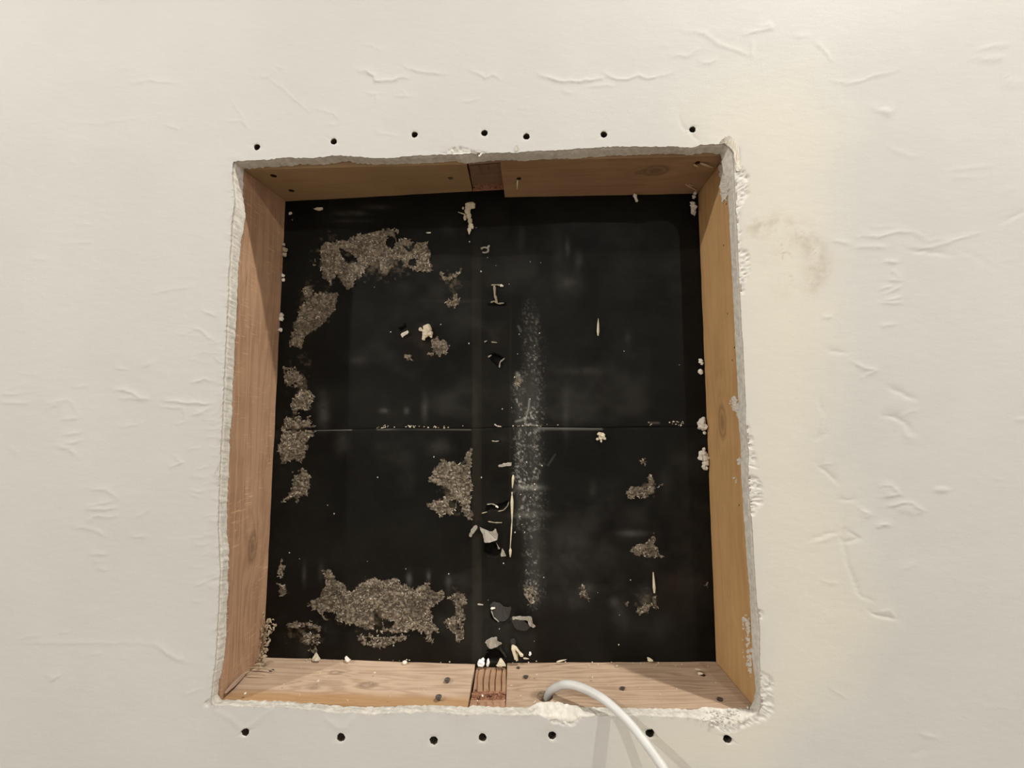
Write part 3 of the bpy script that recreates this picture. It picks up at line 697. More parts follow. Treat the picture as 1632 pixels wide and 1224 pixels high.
# ------------------------------------------------------------------ framing lumber
YF, YB = TH + 0.0006, 0.105
def lattice(name, c8, n3, mat, noise_amp=.0004, seed=0, bevel=.0012):
    """hexahedron from 8 corners c8[ix][iy][iz], surface subdivided n3, edges slightly worn"""
    c8 = np.array(c8, float)
    nx, ny, nz = n3
    idx = {}; V = []; Fc = []
    def vert(i, j, k):
        if (i, j, k) not in idx:
            a, bq, g_ = i / nx, j / ny, k / nz
            p = np.zeros(3)
            for ii in (0, 1):
                for jj in (0, 1):
                    for kk in (0, 1):
                        p += c8[ii][jj][kk] * (a if ii else 1 - a) * (bq if jj else 1 - bq) * (g_ if kk else 1 - g_)
            idx[(i, j, k)] = len(V); V.append(p)
        return idx[(i, j, k)]
    for i in range(nx):
        for j in range(ny):
            Fc.append((vert(i, j, 0), vert(i, j + 1, 0), vert(i + 1, j + 1, 0), vert(i + 1, j, 0)))
            Fc.append((vert(i, j, nz), vert(i + 1, j, nz), vert(i + 1, j + 1, nz), vert(i, j + 1, nz)))
    for i in range(nx):
        for k in range(nz):
            Fc.append((vert(i, 0, k), vert(i + 1, 0, k), vert(i + 1, 0, k + 1), vert(i, 0, k + 1)))
            Fc.append((vert(i, ny, k), vert(i, ny, k + 1), vert(i + 1, ny, k + 1), vert(i + 1, ny, k)))
    for j in range(ny):
        for k in range(nz):
            Fc.append((vert(0, j, k), vert(0, j, k + 1), vert(0, j + 1, k + 1), vert(0, j + 1, k)))
            Fc.append((vert(nx, j, k), vert(nx, j + 1, k), vert(nx, j + 1, k + 1), vert(nx, j, k + 1)))
    V = np.array(V)
    for a in range(3):
        V[:, a] += noise_amp * fbm(V[:, (a + 1) % 3] * 45 + seed, V[:, (a + 2) % 3] * 45 + a * 9 + seed, 200 + a, 2)
    return mesh(name, V, Fc, None, mat)
def bore(o, cutters, mat=None):
    """cut real holes: cutters are (point, direction, radius, depth)"""
    bm = bmesh.new()
    for p, d, r, dep, r2 in cutters:
        d = Vector(d).normalized()
        m = Matrix.Translation(Vector(p) + d * (dep / 2 - .004)) @ d.to_track_quat('Z', 'Y').to_matrix().to_4x4()
        bmesh.ops.create_cone(bm, cap_ends=True, segments=18, radius1=r, radius2=r2, depth=dep + .008, matrix=m)
    me = bpy.data.meshes.new('cutter'); bm.to_mesh(me); bm.free()
    if mat is not None: me.materials.append(mat)
    co = bpy.data.objects.new('cutter', me); sc.collection.objects.link(co)
    md = o.modifiers.new('bore', 'BOOLEAN'); md.object = co; md.operation = 'DIFFERENCE'; md.solver = 'EXACT'
    if mat is not None: md.material_mode = 'TRANSFER'
    dg = bpy.context.evaluated_depsgraph_get()
    nm = bpy.data.meshes.new_from_object(o.evaluated_get(dg))
    o.modifiers.clear(); old = o.data; o.data = nm; nm.name = o.name
    bpy.data.objects.remove(co); bpy.data.meshes.remove(me); bpy.data.meshes.remove(old)

def line_at(p, q, z):   # point on line pq at height z
    t = (z - p[2]) / (q[2] - p[2]); return p + (q - p) * t
def line_x(p, q, x):
    t = (x - p[0]) / (q[0] - p[0]); return p + (q - p) * t
# corner lines of the box, taken on the front and back planes of the lumber
LFt, LFb = P(388, 270, YF), P(352, 1112, YF)
LBt, LBb = P(455, 321, YB), P(420, 1047, YB)
RFt, RFb = P(1156.5, 248, YF), P(1205, 1124, YF)
RBt, RBb = P(1112.5, 308, YB), P(1141.5, 1054, YB)
ST = .038
def stud(side):
    ft, fb, bt, bb = (LFt, LFb, LBt, LBb) if side < 0 else (RFt, RFb, RBt, RBb)
    z0, z1 = -.46, .46
    f0, f1, b0, b1 = line_at(ft, fb, z0), line_at(ft, fb, z1), line_at(bt, bb, z0), line_at(bt, bb, z1)
    off = np.array([side * ST, 0, 0])
    inner = [[f0, f1], [b0, b1]]; outer = [[f0 + off, f1 + off], [b0 + off, b1 + off]]
    return [outer, inner] if side < 0 else [inner, outer]
def on_left(px_, py_):     # pixel on the inner face of the left stud
    x = (LFt[0] + LBb[0]) / 2
    return Px(px_, py_, x)
def on_right(px_, py_): return Px(px_, py_, (RFt[0] + RBb[0]) / 2)
ZS = (LFb[2] + LBb[2] + RFb[2] + RBb[2]) / 4
ZH = (LFt[2] + LBt[2] + RFt[2] + RBt[2]) / 4
def on_sill(px_, py_): return Pz(px_, py_, ZS)
def on_head(px_, py_): return Pz(px_, py_, ZH)

M_ls = wood('fir_left', (0.266, 0.145, 0.083), (0.466, 0.292, 0.181), 'z', 1.0, [(on_left(400, 872), .009, 2.2)], 120, .35, scratch=.55)
M_rs = wood('fir_right', (0.383, 0.218, 0.087), (0.539, 0.330, 0.151), 'z', 2.3, [(on_right(1149, 672), .010, 2.2)], 90, .3)
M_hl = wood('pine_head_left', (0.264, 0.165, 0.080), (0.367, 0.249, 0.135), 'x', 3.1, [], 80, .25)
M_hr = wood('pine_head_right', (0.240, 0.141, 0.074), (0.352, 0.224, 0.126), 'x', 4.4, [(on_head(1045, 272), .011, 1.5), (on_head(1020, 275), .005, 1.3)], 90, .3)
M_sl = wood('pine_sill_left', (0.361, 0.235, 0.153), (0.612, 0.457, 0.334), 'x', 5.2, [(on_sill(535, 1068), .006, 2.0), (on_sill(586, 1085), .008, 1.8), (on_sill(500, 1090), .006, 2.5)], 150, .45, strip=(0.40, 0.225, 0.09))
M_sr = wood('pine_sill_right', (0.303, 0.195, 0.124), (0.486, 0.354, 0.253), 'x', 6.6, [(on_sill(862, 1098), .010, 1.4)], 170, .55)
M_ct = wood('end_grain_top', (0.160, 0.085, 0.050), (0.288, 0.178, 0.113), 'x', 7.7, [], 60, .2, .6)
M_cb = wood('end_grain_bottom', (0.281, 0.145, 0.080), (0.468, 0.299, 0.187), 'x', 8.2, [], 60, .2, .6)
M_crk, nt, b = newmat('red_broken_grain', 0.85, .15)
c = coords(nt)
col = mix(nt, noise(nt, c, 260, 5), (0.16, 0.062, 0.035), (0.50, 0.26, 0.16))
col = mix(nt, ramp(nt, noise(nt, mapped(nt, c, (55, 260, 420)), 1.0, 4, .6, .6), .55, .62), col, (0.035, 0.014, 0.009))  # near-black streaks painted in place of shaded gaps in the break
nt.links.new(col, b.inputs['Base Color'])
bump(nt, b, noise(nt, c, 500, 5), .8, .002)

ls = lattice('stud', stud(-1), (4, 8, 60), M_ls, .0005, 1)
tag(ls, 'reddish vertical stud lining the left side of the hole', 'stud', 'lumber round the hole')
rs_ = lattice('stud', stud(1), (4, 8, 60), M_rs, .0004, 5)
tag(rs_, 'yellow-brown vertical stud with plaster smears lining the right side', 'stud', 'lumber round the hole')

def header(fl_, fr_, bl_, br_, up, zoff=.038):
    a, b_, c_, d_ = P(*fl_, YF), P(*fr_, YF), P(*bl_, YB), P(*br_, YB)
    o = np.array([0, 0, zoff * up])
    lo = {0: a, 1: b_}; 
    if up > 0:
        return [[[a, a + o], [c_, c_ + o]], [[b_, b_ + o], [d_, d_ + o]]]
    return [[[a + o, a], [c_ + o, c_]], [[b_ + o, b_], [d_ + o, d_]]]
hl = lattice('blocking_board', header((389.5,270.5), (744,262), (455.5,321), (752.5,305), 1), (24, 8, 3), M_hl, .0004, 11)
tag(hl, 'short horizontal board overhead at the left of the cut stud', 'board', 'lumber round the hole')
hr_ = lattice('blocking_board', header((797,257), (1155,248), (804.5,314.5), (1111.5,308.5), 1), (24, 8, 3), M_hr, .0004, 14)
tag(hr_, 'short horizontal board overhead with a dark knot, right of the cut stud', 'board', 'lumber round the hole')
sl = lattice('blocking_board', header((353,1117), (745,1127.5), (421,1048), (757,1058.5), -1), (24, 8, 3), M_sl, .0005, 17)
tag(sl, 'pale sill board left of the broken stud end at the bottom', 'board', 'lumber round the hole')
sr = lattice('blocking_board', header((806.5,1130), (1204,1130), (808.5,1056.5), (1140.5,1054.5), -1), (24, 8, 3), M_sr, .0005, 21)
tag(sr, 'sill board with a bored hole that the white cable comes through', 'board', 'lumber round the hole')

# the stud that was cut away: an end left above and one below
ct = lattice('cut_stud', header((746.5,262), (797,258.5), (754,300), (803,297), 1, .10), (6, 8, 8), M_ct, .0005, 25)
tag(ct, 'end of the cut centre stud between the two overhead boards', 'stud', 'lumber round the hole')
def rough_band(name, pts4, parent, mat, amp, n=(30, 12), seed=0, flip=False, fn=None):
    """height field over a bilinear patch; displaced along its normal"""
    a, b_, c_, d_ = [np.array(p) for p in pts4]
    uu, vv = np.meshgrid(np.linspace(0, 1, n[0]), np.linspace(0, 1, n[1]), indexing='ij')
    Q = (a[None, None] * ((1 - uu) * (1 - vv))[..., None] + b_ * (uu * (1 - vv))[..., None] + c_ * (uu * vv)[..., None] + d_ * ((1 - uu) * vv)[..., None])
    nrm_ = np.cross(b_ - a, d_ - a); nrm_ /= np.linalg.norm(nrm_)
    if flip: nrm_ = -nrm_
    h = amp * (1.6 * np.abs(fbm(uu * 6 + seed, vv * 9 + seed, 300 + seed, 4)) + .7 * fbm(uu * 16, vv * 12, 306 + seed, 2) - .25) if fn is None else fn(uu, vv)
    rim_ = np.minimum(np.minimum(uu, 1 - uu) * 8, np.minimum(vv, 1 - vv) * 8).clip(0, 1)
    Q = Q + nrm_ * (h * rim_ + .0002)[..., None]
    I, J = np.meshgrid(np.arange(n[0] - 1), np.arange(n[1] - 1), indexing='ij'); I = I.ravel(); J = J.ravel()
    q = np.stack([I * n[1] + J, (I + 1) * n[1] + J, (I + 1) * n[1] + J + 1, I * n[1] + J + 1], 1)
    return mesh(name, Q.reshape(-1, 3), q, parent, mat)
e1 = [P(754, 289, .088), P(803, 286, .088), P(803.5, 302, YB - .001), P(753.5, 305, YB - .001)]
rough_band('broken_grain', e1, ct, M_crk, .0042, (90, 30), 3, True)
def ringwave(k, off, cur):
    def fn(u_, v_):
        ph = (u_ * k + off + cur * (v_ - .5) ** 2 * 1.5 + .12 * fbm(u_ * 3, v_ * 3, 320, 2))
        fr_ = ph - np.floor(ph)
        return .0003 - .0042 * np.exp(-((fr_ - .5) / .075) ** 2) + .0006 * np.sin(fr_ * math.pi) + .0003 * fbm(u_ * 20, v_ * 10, 330, 2)
    return fn
rough_band('end_grain', [P(748, 264, .018), P(796, 260, .018), P(802.5, 287, .086), P(752.5, 290, .086)], ct, M_ct, 0, (70, 16), 0, True, ringwave(3.2, .35, .5))

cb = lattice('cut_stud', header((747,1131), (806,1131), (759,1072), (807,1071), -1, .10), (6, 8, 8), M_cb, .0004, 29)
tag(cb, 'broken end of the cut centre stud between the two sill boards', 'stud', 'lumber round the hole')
# rear half stands higher than the front half: split along the grain
rear = rough_band('end_grain', [P(754, 1103, .046), P(806, 1103, .046), P(807.5, 1064, .1045), P(759, 1064, .1045)], cb, M_cb, 0, (90, 20), 0, False, ringwave(5.2, .1, -.5))
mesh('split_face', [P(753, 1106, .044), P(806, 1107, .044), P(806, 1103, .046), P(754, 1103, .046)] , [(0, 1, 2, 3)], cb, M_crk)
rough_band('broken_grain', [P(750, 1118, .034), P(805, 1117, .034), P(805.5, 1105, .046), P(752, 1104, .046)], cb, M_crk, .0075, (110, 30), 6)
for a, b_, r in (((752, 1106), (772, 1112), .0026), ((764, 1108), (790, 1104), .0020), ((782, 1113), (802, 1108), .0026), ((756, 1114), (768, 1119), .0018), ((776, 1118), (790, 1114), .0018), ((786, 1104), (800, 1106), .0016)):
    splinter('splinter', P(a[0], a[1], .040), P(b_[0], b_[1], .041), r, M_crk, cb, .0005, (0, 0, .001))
rough_band('end_grain', [P(747, 1131, .018), P(805.5, 1131, .018), P(805, 1116, .0345), P(750, 1116, .0345)], cb, M_cb, 0, (60, 12), 0, False, ringwave(5.0, .2, 1.4))

# bores: cable hole, screw recesses, screw tips of the wall holes
DZ = (0, 0, -1); UZ = (0, 0, 1)
bore(sr, [(on_sill(868, 1101), (.05, .25, -1), .0098, .06, .0098)])
M_bore_shade, nt, b = newmat('dark_screw_bore', .9, .1)
b.inputs['Base Color'].default_value = (0.055, 0.03, 0.017, 1)  # bored faces coloured dark so the recesses read as shaded
bore(sr, [(on_sill(1120, 1074), DZ, .0034, .012, .0030), (on_sill(1147, 1109), DZ, .0040, .006, .0030), (on_sill(838, 1074), DZ, .0036, .004, .0032), (on_sill(826, 1060), DZ, .0028, .003, .0028), (on_sill(992, 1092), DZ, .0036, .003, .0034)], M_bore_shade)
bore(sl, [(on_sill(713, 1080), DZ, .0050, .005, .0040), (on_sill(699, 1107), DZ, .0052, .006, .0040), (on_sill(536, 1069), DZ, .0028, .002, .002), (on_sill(433, 1066), DZ, .0035, .006, .003)], M_bore_shade)
bore(hl, [(on_head(436, 280), UZ, .0044, .014, .0036), (on_head(464.5, 305), UZ, .0042, .014, .0036), (on_head(718, 287), UZ, .0042, .006, .0034)], M_bore_shade)
bore(hr_, [(on_head(827, 285), UZ, .0036, .012, .003), (on_head(1112, 260), UZ, .0036, .012, .003)], M_bore_shade)
for o, hs in ((hl, holes[0:3]), (hr_, holes[4:7]), (ct, holes[3:4]), (sl, holes[7:10]), (sr, holes[11:14]), (cb, holes[10:11])):
    bore(o, [(P(hx, hy, YF), (0, 1, 0), .0046, .03, .0040) for hx, hy, hr in hs], M_bore)
bore(rs_, [(on_right(1156, 500), (1, 0, 0), .0010, .003, .001), (on_right(1163, 574), (1, 0, 0), .0012, .006, .001), (on_right(1166, 554), (1, 0, 0), .0013, .006, .001), (on_right(1173, 805), (1, 0, 0), .0014, .006, .001), (on_right(1154, 325), (1, 0, 0), .0014, .006, .001), (on_right(1150, 391), (1, 0, 0), .0012, .006, .001)], M_bore_shade)

def screw(parent, p, d, r, tilt=0.0):
    """countersunk screw head with a cross recess, sunk along d"""
    d = Vector(d).normalized(); rot_ = d.to_track_quat('-Z', 'Y').to_matrix().to_4x4()
    bm = bmesh.new()
    n = 16
    c_ = bm.verts.new((0, 0, -.0008))
    cross = []
    for k in range(n):
        a = 2 * math.pi * k / n
        cross.append(bm.verts.new((r * .55 * math.cos(a), r * .55 * math.sin(a), -.0006 if k % 4 == 0 else 0)))
    outer = [bm.verts.new((r * math.cos(2 * math.pi * k / n), r * math.sin(2 * math.pi * k / n), -.0002)) for k in range(n)]
    low = [bm.verts.new((r * .45 * math.cos(2 * math.pi * k / n), r * .45 * math.sin(2 * math.pi * k / n), -.004)) for k in range(n)]
    for k in range(n):
        j = (k + 1) % n
        bm.faces.new((c_, cross[k], cross[j])); bm.faces.new((cross[k], outer[k], outer[j], cross[j])); bm.faces.new((outer[k], low[k], low[j], outer[j]))
    o = fin('screw', bm, M_metal, parent)
    o.matrix_world = Matrix.Translation(Vector(p) + d * .0022) @ rot_ @ Matrix.Rotation(tilt, 4, 'X')
    return o
for q, r in (((713, 1080), .0038), ((699, 1107), .0038), ((433, 1066), .0028)): screw(sl, on_sill(*q), DZ, r, .25)
for q, r in (((838, 1074), .0034), ((992, 1092), .0032), ((1147, 1109), .0032), ((1120, 1074), .0028), ((826, 1060), .0024)): screw(sr, on_sill(*q), DZ, r, -.2)
screw(hl, on_head(718, 287), UZ, .0034)

M_shave, nt, b = newmat('dull_shaving', .85, .15)
c = coords(nt)
nt.links.new(mix(nt, noise(nt, c, 300, 4), (0.26, 0.19, 0.125), (0.50, 0.40, 0.28)), b.inputs['Base Color'])
# splintered wood round screw holes and at the board ends
splinter('splinter', on_head(825, 287), on_head(824, 296) + np.array([0, 0, -.006]), .0014, M_splint, hr_)
for a, b_, r in (((1116, 258), (1137, 263), .0022), ((1093, 292), (1112, 300), .0022), ((1097, 292), (1106, 292), .0014), ((1105, 260), (1113, 262), .0016)):
    splinter('splinter', on_head(*a) + np.array([0, 0, -.002]), on_head(*b_) + np.array([0, 0, -.004]), r, M_shred, hr_)
splinter('splinter', on_sill(1107, 1066), on_sill(1118, 1076) + np.array([0, 0, .006]), .0016, M_splint, sr)
splinter('splinter', on_sill(1112, 1073), on_sill(1121, 1078) + np.array([0, 0, .003]), .0020, M_splint, sr)
for a, b_, z in (((398, 1068), (440, 1071), .003), ((394, 1078), (425, 1078), .003), ((405, 1066), (428, 1060), .005), ((400, 1074), (380, 1082), .003), ((418, 1064), (436, 1055), .004), ((404, 1060), (416, 1054), .006), ((410, 1070), (424, 1068), .004)):
    splinter('splinter', on_sill(*a) + np.array([0, 0, z]), on_sill(*b_) + np.array([0, 0, .0005]), .0013, M_shave, sl, .0003, (0, 0, .002))
M_strip, nt, b = newmat('brown_torn_strip', .9, .1)
b.inputs['Base Color'].default_value = (0.40, 0.29, 0.22, 1)
splinter('torn_strip', P(358, 1104, .020) + np.array([.002, 0, .001]), P(402, 1062, .085) + np.array([.001, 0, .0015]), .0045, M_strip, ls, .0015)

# ------------------------------------------------------------------ black sheathing behind
SEAM = [(420, 684), (500, 685.5), (560, 684), (640, 682.5), (752, 683.5), (800, 681), (850, 680.5), (950, 682), (1010, 681), (1130, 680)]
zs = P(780, 683, YB)[2]
def dens(fx, fy, ell):
    """blob field: > 0 inside"""
    f = np.full(fx.shape, -9.0)
    for e in ell:
        cx_, cy_, rx, ry = e[:4]; s = e[4] if len(e) > 4 else 1.0
        f = np.maximum(f, s * (1 - np.hypot((fx - cx_) / rx, (fy - cy_) / ry)) - (1 - s) * .35)
    return f
hollows = [  # torn-open spots: outline px, depth mm
 ([(779,567),(786,562),(797,566),(804,571),(800,578),(796,586),(790,582),(783,575)],7),
 ([(776,804),(790,804),(800,802),(812,797),(808,808),(796,815),(782,812),(772,818)],5),
 ([(772,868),(782,863),(790,866),(798,876),(800,884),(790,888),(778,886),(771,878)],9),
 ([(781,968),(786,972),(788,985),(798,992),(792,993),(782,985)],5),
 ([(776,1036),(790,1034),(802,1040),(806,1054),(770,1056)],6),
 ([(775,484),(808,482),(806,487),(778,487)],4),([(786,703),(799,703),(799,706),(786,706)],3),([(810,991),(845,990),(850,1000),(835,1001)],3),
 ([(633,522),(643,520),(647,512),(648,522),(640,528)],4)]
blot = [(516,655,9,26,.09),(545,705,10,18,.07),(572,575,12,8,.05),(905,395,4,14,.09),(922,415,6,14,.07),(905,450,22,16,.06),(925,592,36,7,.05),(700,712,16,12,.06),(612,655,8,4,.10),
        (648,655,4,5,.12),(677,652,5,18,.09),(902,655,5,40,.05),(880,600,60,60,.012),(610,650,60,60,.01),(485,915,3,14,.16),(512,912,4,14,.07),(652,922,4,10,.22),(715,930,5,14,.10),(683,918,3,8,.14),
        (485,1040,10,20,.04),(900,905,40,30,.03),(1010,850,22,5,.12),(905,880,60,40,.02),(1000,540,5,12,.05),(1060,770,10,20,.03),(945,780,6,12,.06),(675,520,10,6,.06),(640,460,16,10,.03),(720,480,40,2.5,.05),(655,395,10,5,.07),
        (560,340,24,4,.10),(560,352,30,3,.06),(600,330,20,4,.08),(715,365,12,10,.04),(830,380,6,20,.04),(890,400,8,30,.03),(760,960,6,60,.02),(800,700,10,10,.02),
        (1030,950,14,14,.08),(990,985,14,24,.06),(980,960,10,8,.10),(935,940,12,10,.10),(915,955,30,16,.05),(1040,1000,30,20,.03)]
M_tapes = []
def panel(name, up):
    st = 1.45
    xs = np.arange(395, 1168, st)
    ys = np.arange(285, 684, st) if up else np.arange(684, 1084, st)
    gx, gy = np.meshgrid(xs, ys, indexing='ij')
    sy = np.interp(gx, [p[0] for p in SEAM], [p[1] for p in SEAM])
    if up: gy[:, -1] = sy[:, -1] - .06; gy[:, -2] = sy[:, -2] - 1.0; gy[:, -3] = np.minimum(gy[:, -3], gy[:, -2] - .7)
    else: gy[:, 0] = sy[:, 0] + .06; gy[:, 1] = sy[:, 1] + 1.0; gy[:, 2] = np.maximum(gy[:, 2], gy[:, 1] + .7)
    fx, fy = gx.ravel(), gy.ravel()
    dp = 0.25 * fbm(fx * .02, fy * .02, 401, 3) + .08 * fbm(fx * .15, fy * .15, 405, 2)   # mm, + is deeper
    hol = np.zeros_like(fx)
    for pl, dep in hollows:
        ins = inpoly(fx + 1.2 * vnoise(fx * .3, fy * .3, 410), fy, pl)
        d, _ = seg_dist(fx, fy, pl + [pl[0]])
        v = np.where(ins, sstep(0, 1.8, d), 0); hol = np.maximum(hol, v); dp += dep * v
    edge_d = np.abs(fy - np.interp(fx, [p[0] for p in SEAM], [p[1] for p in SEAM]))
    dp += .5 * np.exp(-(edge_d / 1.2) ** 2)
    # imprint of the missing stud
    band = 0.55 * sstep(751, 754, fx) * sstep(769, 766, fx) * sstep(330, 470, fy) * (0.75 + .5 * fbm(fx * .12, fy * .012, 420, 3))
    band *= np.where((fy > 830) & (fy < 850), .5, 1)
    band = np.maximum(band, .30 * np.exp(-((fx - 813 + (fy - 700) * .004) / 2.2) ** 2) * sstep(420, 560, fy) * sstep(900, 800, fy))
    band = np.maximum(band, .13 * sstep(766, 770, fx) * sstep(812, 808, fx) * (.4 + fbm(fx * .03, fy * .03, 421, 3)))
    # dust: a chalky strip beside the stud, finger smudges, specks
    fine_ = np.clip(vnoise(fx * .75, fy * .62, 430) * .6 + vnoise(fx * .33, fy * .30, 431) * .6, 0, 1) ** 1.6
    clump = np.clip(fbm(fx * .045, fy * .03, 433, 4) * 1.3 + .55, 0, 1.4)
    env = np.exp(-((fx - 849 - (fy - 700) * .01) / 13.0) ** 2) * sstep(430, 650, fy) * sstep(985, 940, fy)
    env2 = .9 * np.exp(-((fx - 829) / 9.0) ** 2) * sstep(580, 620, fy) * sstep(860, 800, fy)
    dust = (env + env2) * (.08 + 1.55 * fine_ * clump)
    dust += .25 * np.exp(-((fx - 843) / 24) ** 2) * np.exp(-((fy - 820) / 5) ** 2) * clump + .3 * np.exp(-(((fx - 850) / 15) ** 2 + ((fy - 777) / 4) ** 2)) + .25 * np.exp(-(((fx - 832) / 10) ** 2 + ((fy - 777) / 4) ** 2))
    dust += .035 * sstep(.0, .7, fbm(fx * .011, fy * .014, 481, 4)) * sstep(330, 470, fy)
    for pts, w0, a0 in (([(844, 636), (842, 652), (838, 668)], 1.2, .5), ([(822, 672), (836, 668), (838, 676), (858, 679)], 1.3, .4), ([(885, 724), (873, 742)], 1.1, .10),
                        ([(841, 925), (836, 945), (848, 956)], 1.2, .25), ([(825, 596), (829, 606), (822, 612)], 3, .4), ([(826, 520), (830, 528)], 1.6, .18), ([(500, 686.2), (560, 685)], .55, .30), ([(600, 684), (750, 684.6)], .5, .22),
                        ([(857, 681.6), (960, 683)], .5, .25), ([(1035, 674), (1050, 674)], 1.4, .2), ([(735, 740), (748, 730)], 1.2, .2)):
        d, _ = seg_dist(fx, fy, pts); dust += a0 * np.exp(-(d / w0) ** 2)
    for cx_, cy_, rx, ry, a0 in blot:
        dust += a0 * np.exp(-(((fx - cx_) / rx) ** 2 + ((fy - cy_) / ry) ** 2)) * np.clip(.8 + .6 * fbm(fx * .08, fy * .08, 440, 3), 0, 2)
    fib = np.clip(dens(fx, fy, [(520,400,40,50,.7),(480,600,30,60,.7),(470,690,30,60,.8),(600,970,110,60,.8),(730,960,25,60,.7),(480,1010,60,30,.7),(720,780,34,60,.8),(1030,780,30,24,.8),(1030,960,30,30,.8),(720,450,26,40,.7),(500,490,44,60,.8),(600,415,100,50,.8)]) + .55 * fbm(fx * .16, fy * .16, 460, 4) - .35, 0, 1) * .55
    rust = .5 * dens(fx, fy, [(672, 548, 40, 34), (790, 545, 10, 10), (790, 810, 20, 20)]).clip(0, 1) * (.5 + fbm(fx * .1, fy * .1, 470, 3)) + .5 * dens(fx, fy, [(1090, 900, 70, 120)]).clip(0, 1) * (.4 + fbm(fx * .05, fy * .04, 471, 3)) + .4 * sstep(800, 1060, fy) * (.3 + .5 * fbm(fx * .02, fy * .02, 472, 3))
    Q = PA(fx, fy, YB + .0008)
    Q[:, 1] += dp / 1000
    nx, ny = gx.shape
    I, J = np.meshgrid(np.arange(nx - 1), np.arange(ny - 1), indexing='ij'); I = I.ravel(); J = J.ravel()
    q = np.stack([I * ny + J, I * ny + J + 1, (I + 1) * ny + J + 1, (I + 1) * ny + J], 1)
    # sides and back
    bd = [i * ny for i in range(nx)] + [(nx - 1) * ny + j for j in range(1, ny)] + [i * ny + ny - 1 for i in range(nx - 2, -1, -1)] + [j for j in range(ny - 2, 0, -1)]
    n0 = len(Q); bq = Q[bd].copy(); bq[:, 1] = YB + .0135
    ctr = bq.mean(0)[None]
    V = np.concatenate([Q, bq, ctr])
    m = len(bd)
    bk3 = [(n0 + k, n0 + m, n0 + (k + 1) % m, n0 + (k + 1) % m) for k in range(m)]
    side = np.array([(bd[k], bd[(k + 1) % m], n0 + (k + 1) % m, n0 + k) for k in range(m)])
    bk = np.array([(n0 + k, n0 + (k + 1) % m, n0 + m, n0 + m) for k in range(m)])
    ext = lambda a: np.concatenate([np.clip(a, 0, 1), np.zeros(m + 1)])
    o = mesh(name, V, np.concatenate([q, side]), None, M_board, False, dict(band=ext(band), dust=ext(dust), fibre=ext(fib), rust=ext(rust), hollow=ext(hol)))
    return o
up = panel('sheathing_panel', True)
tag(up, 'upper black-coated fibreboard sheet behind the hole, above the seam', 'panel', 'black sheathing')
lo = panel('sheathing_panel', False)
tag(lo, 'lower black-coated fibreboard sheet behind the hole, below the seam', 'panel', 'black sheathing')

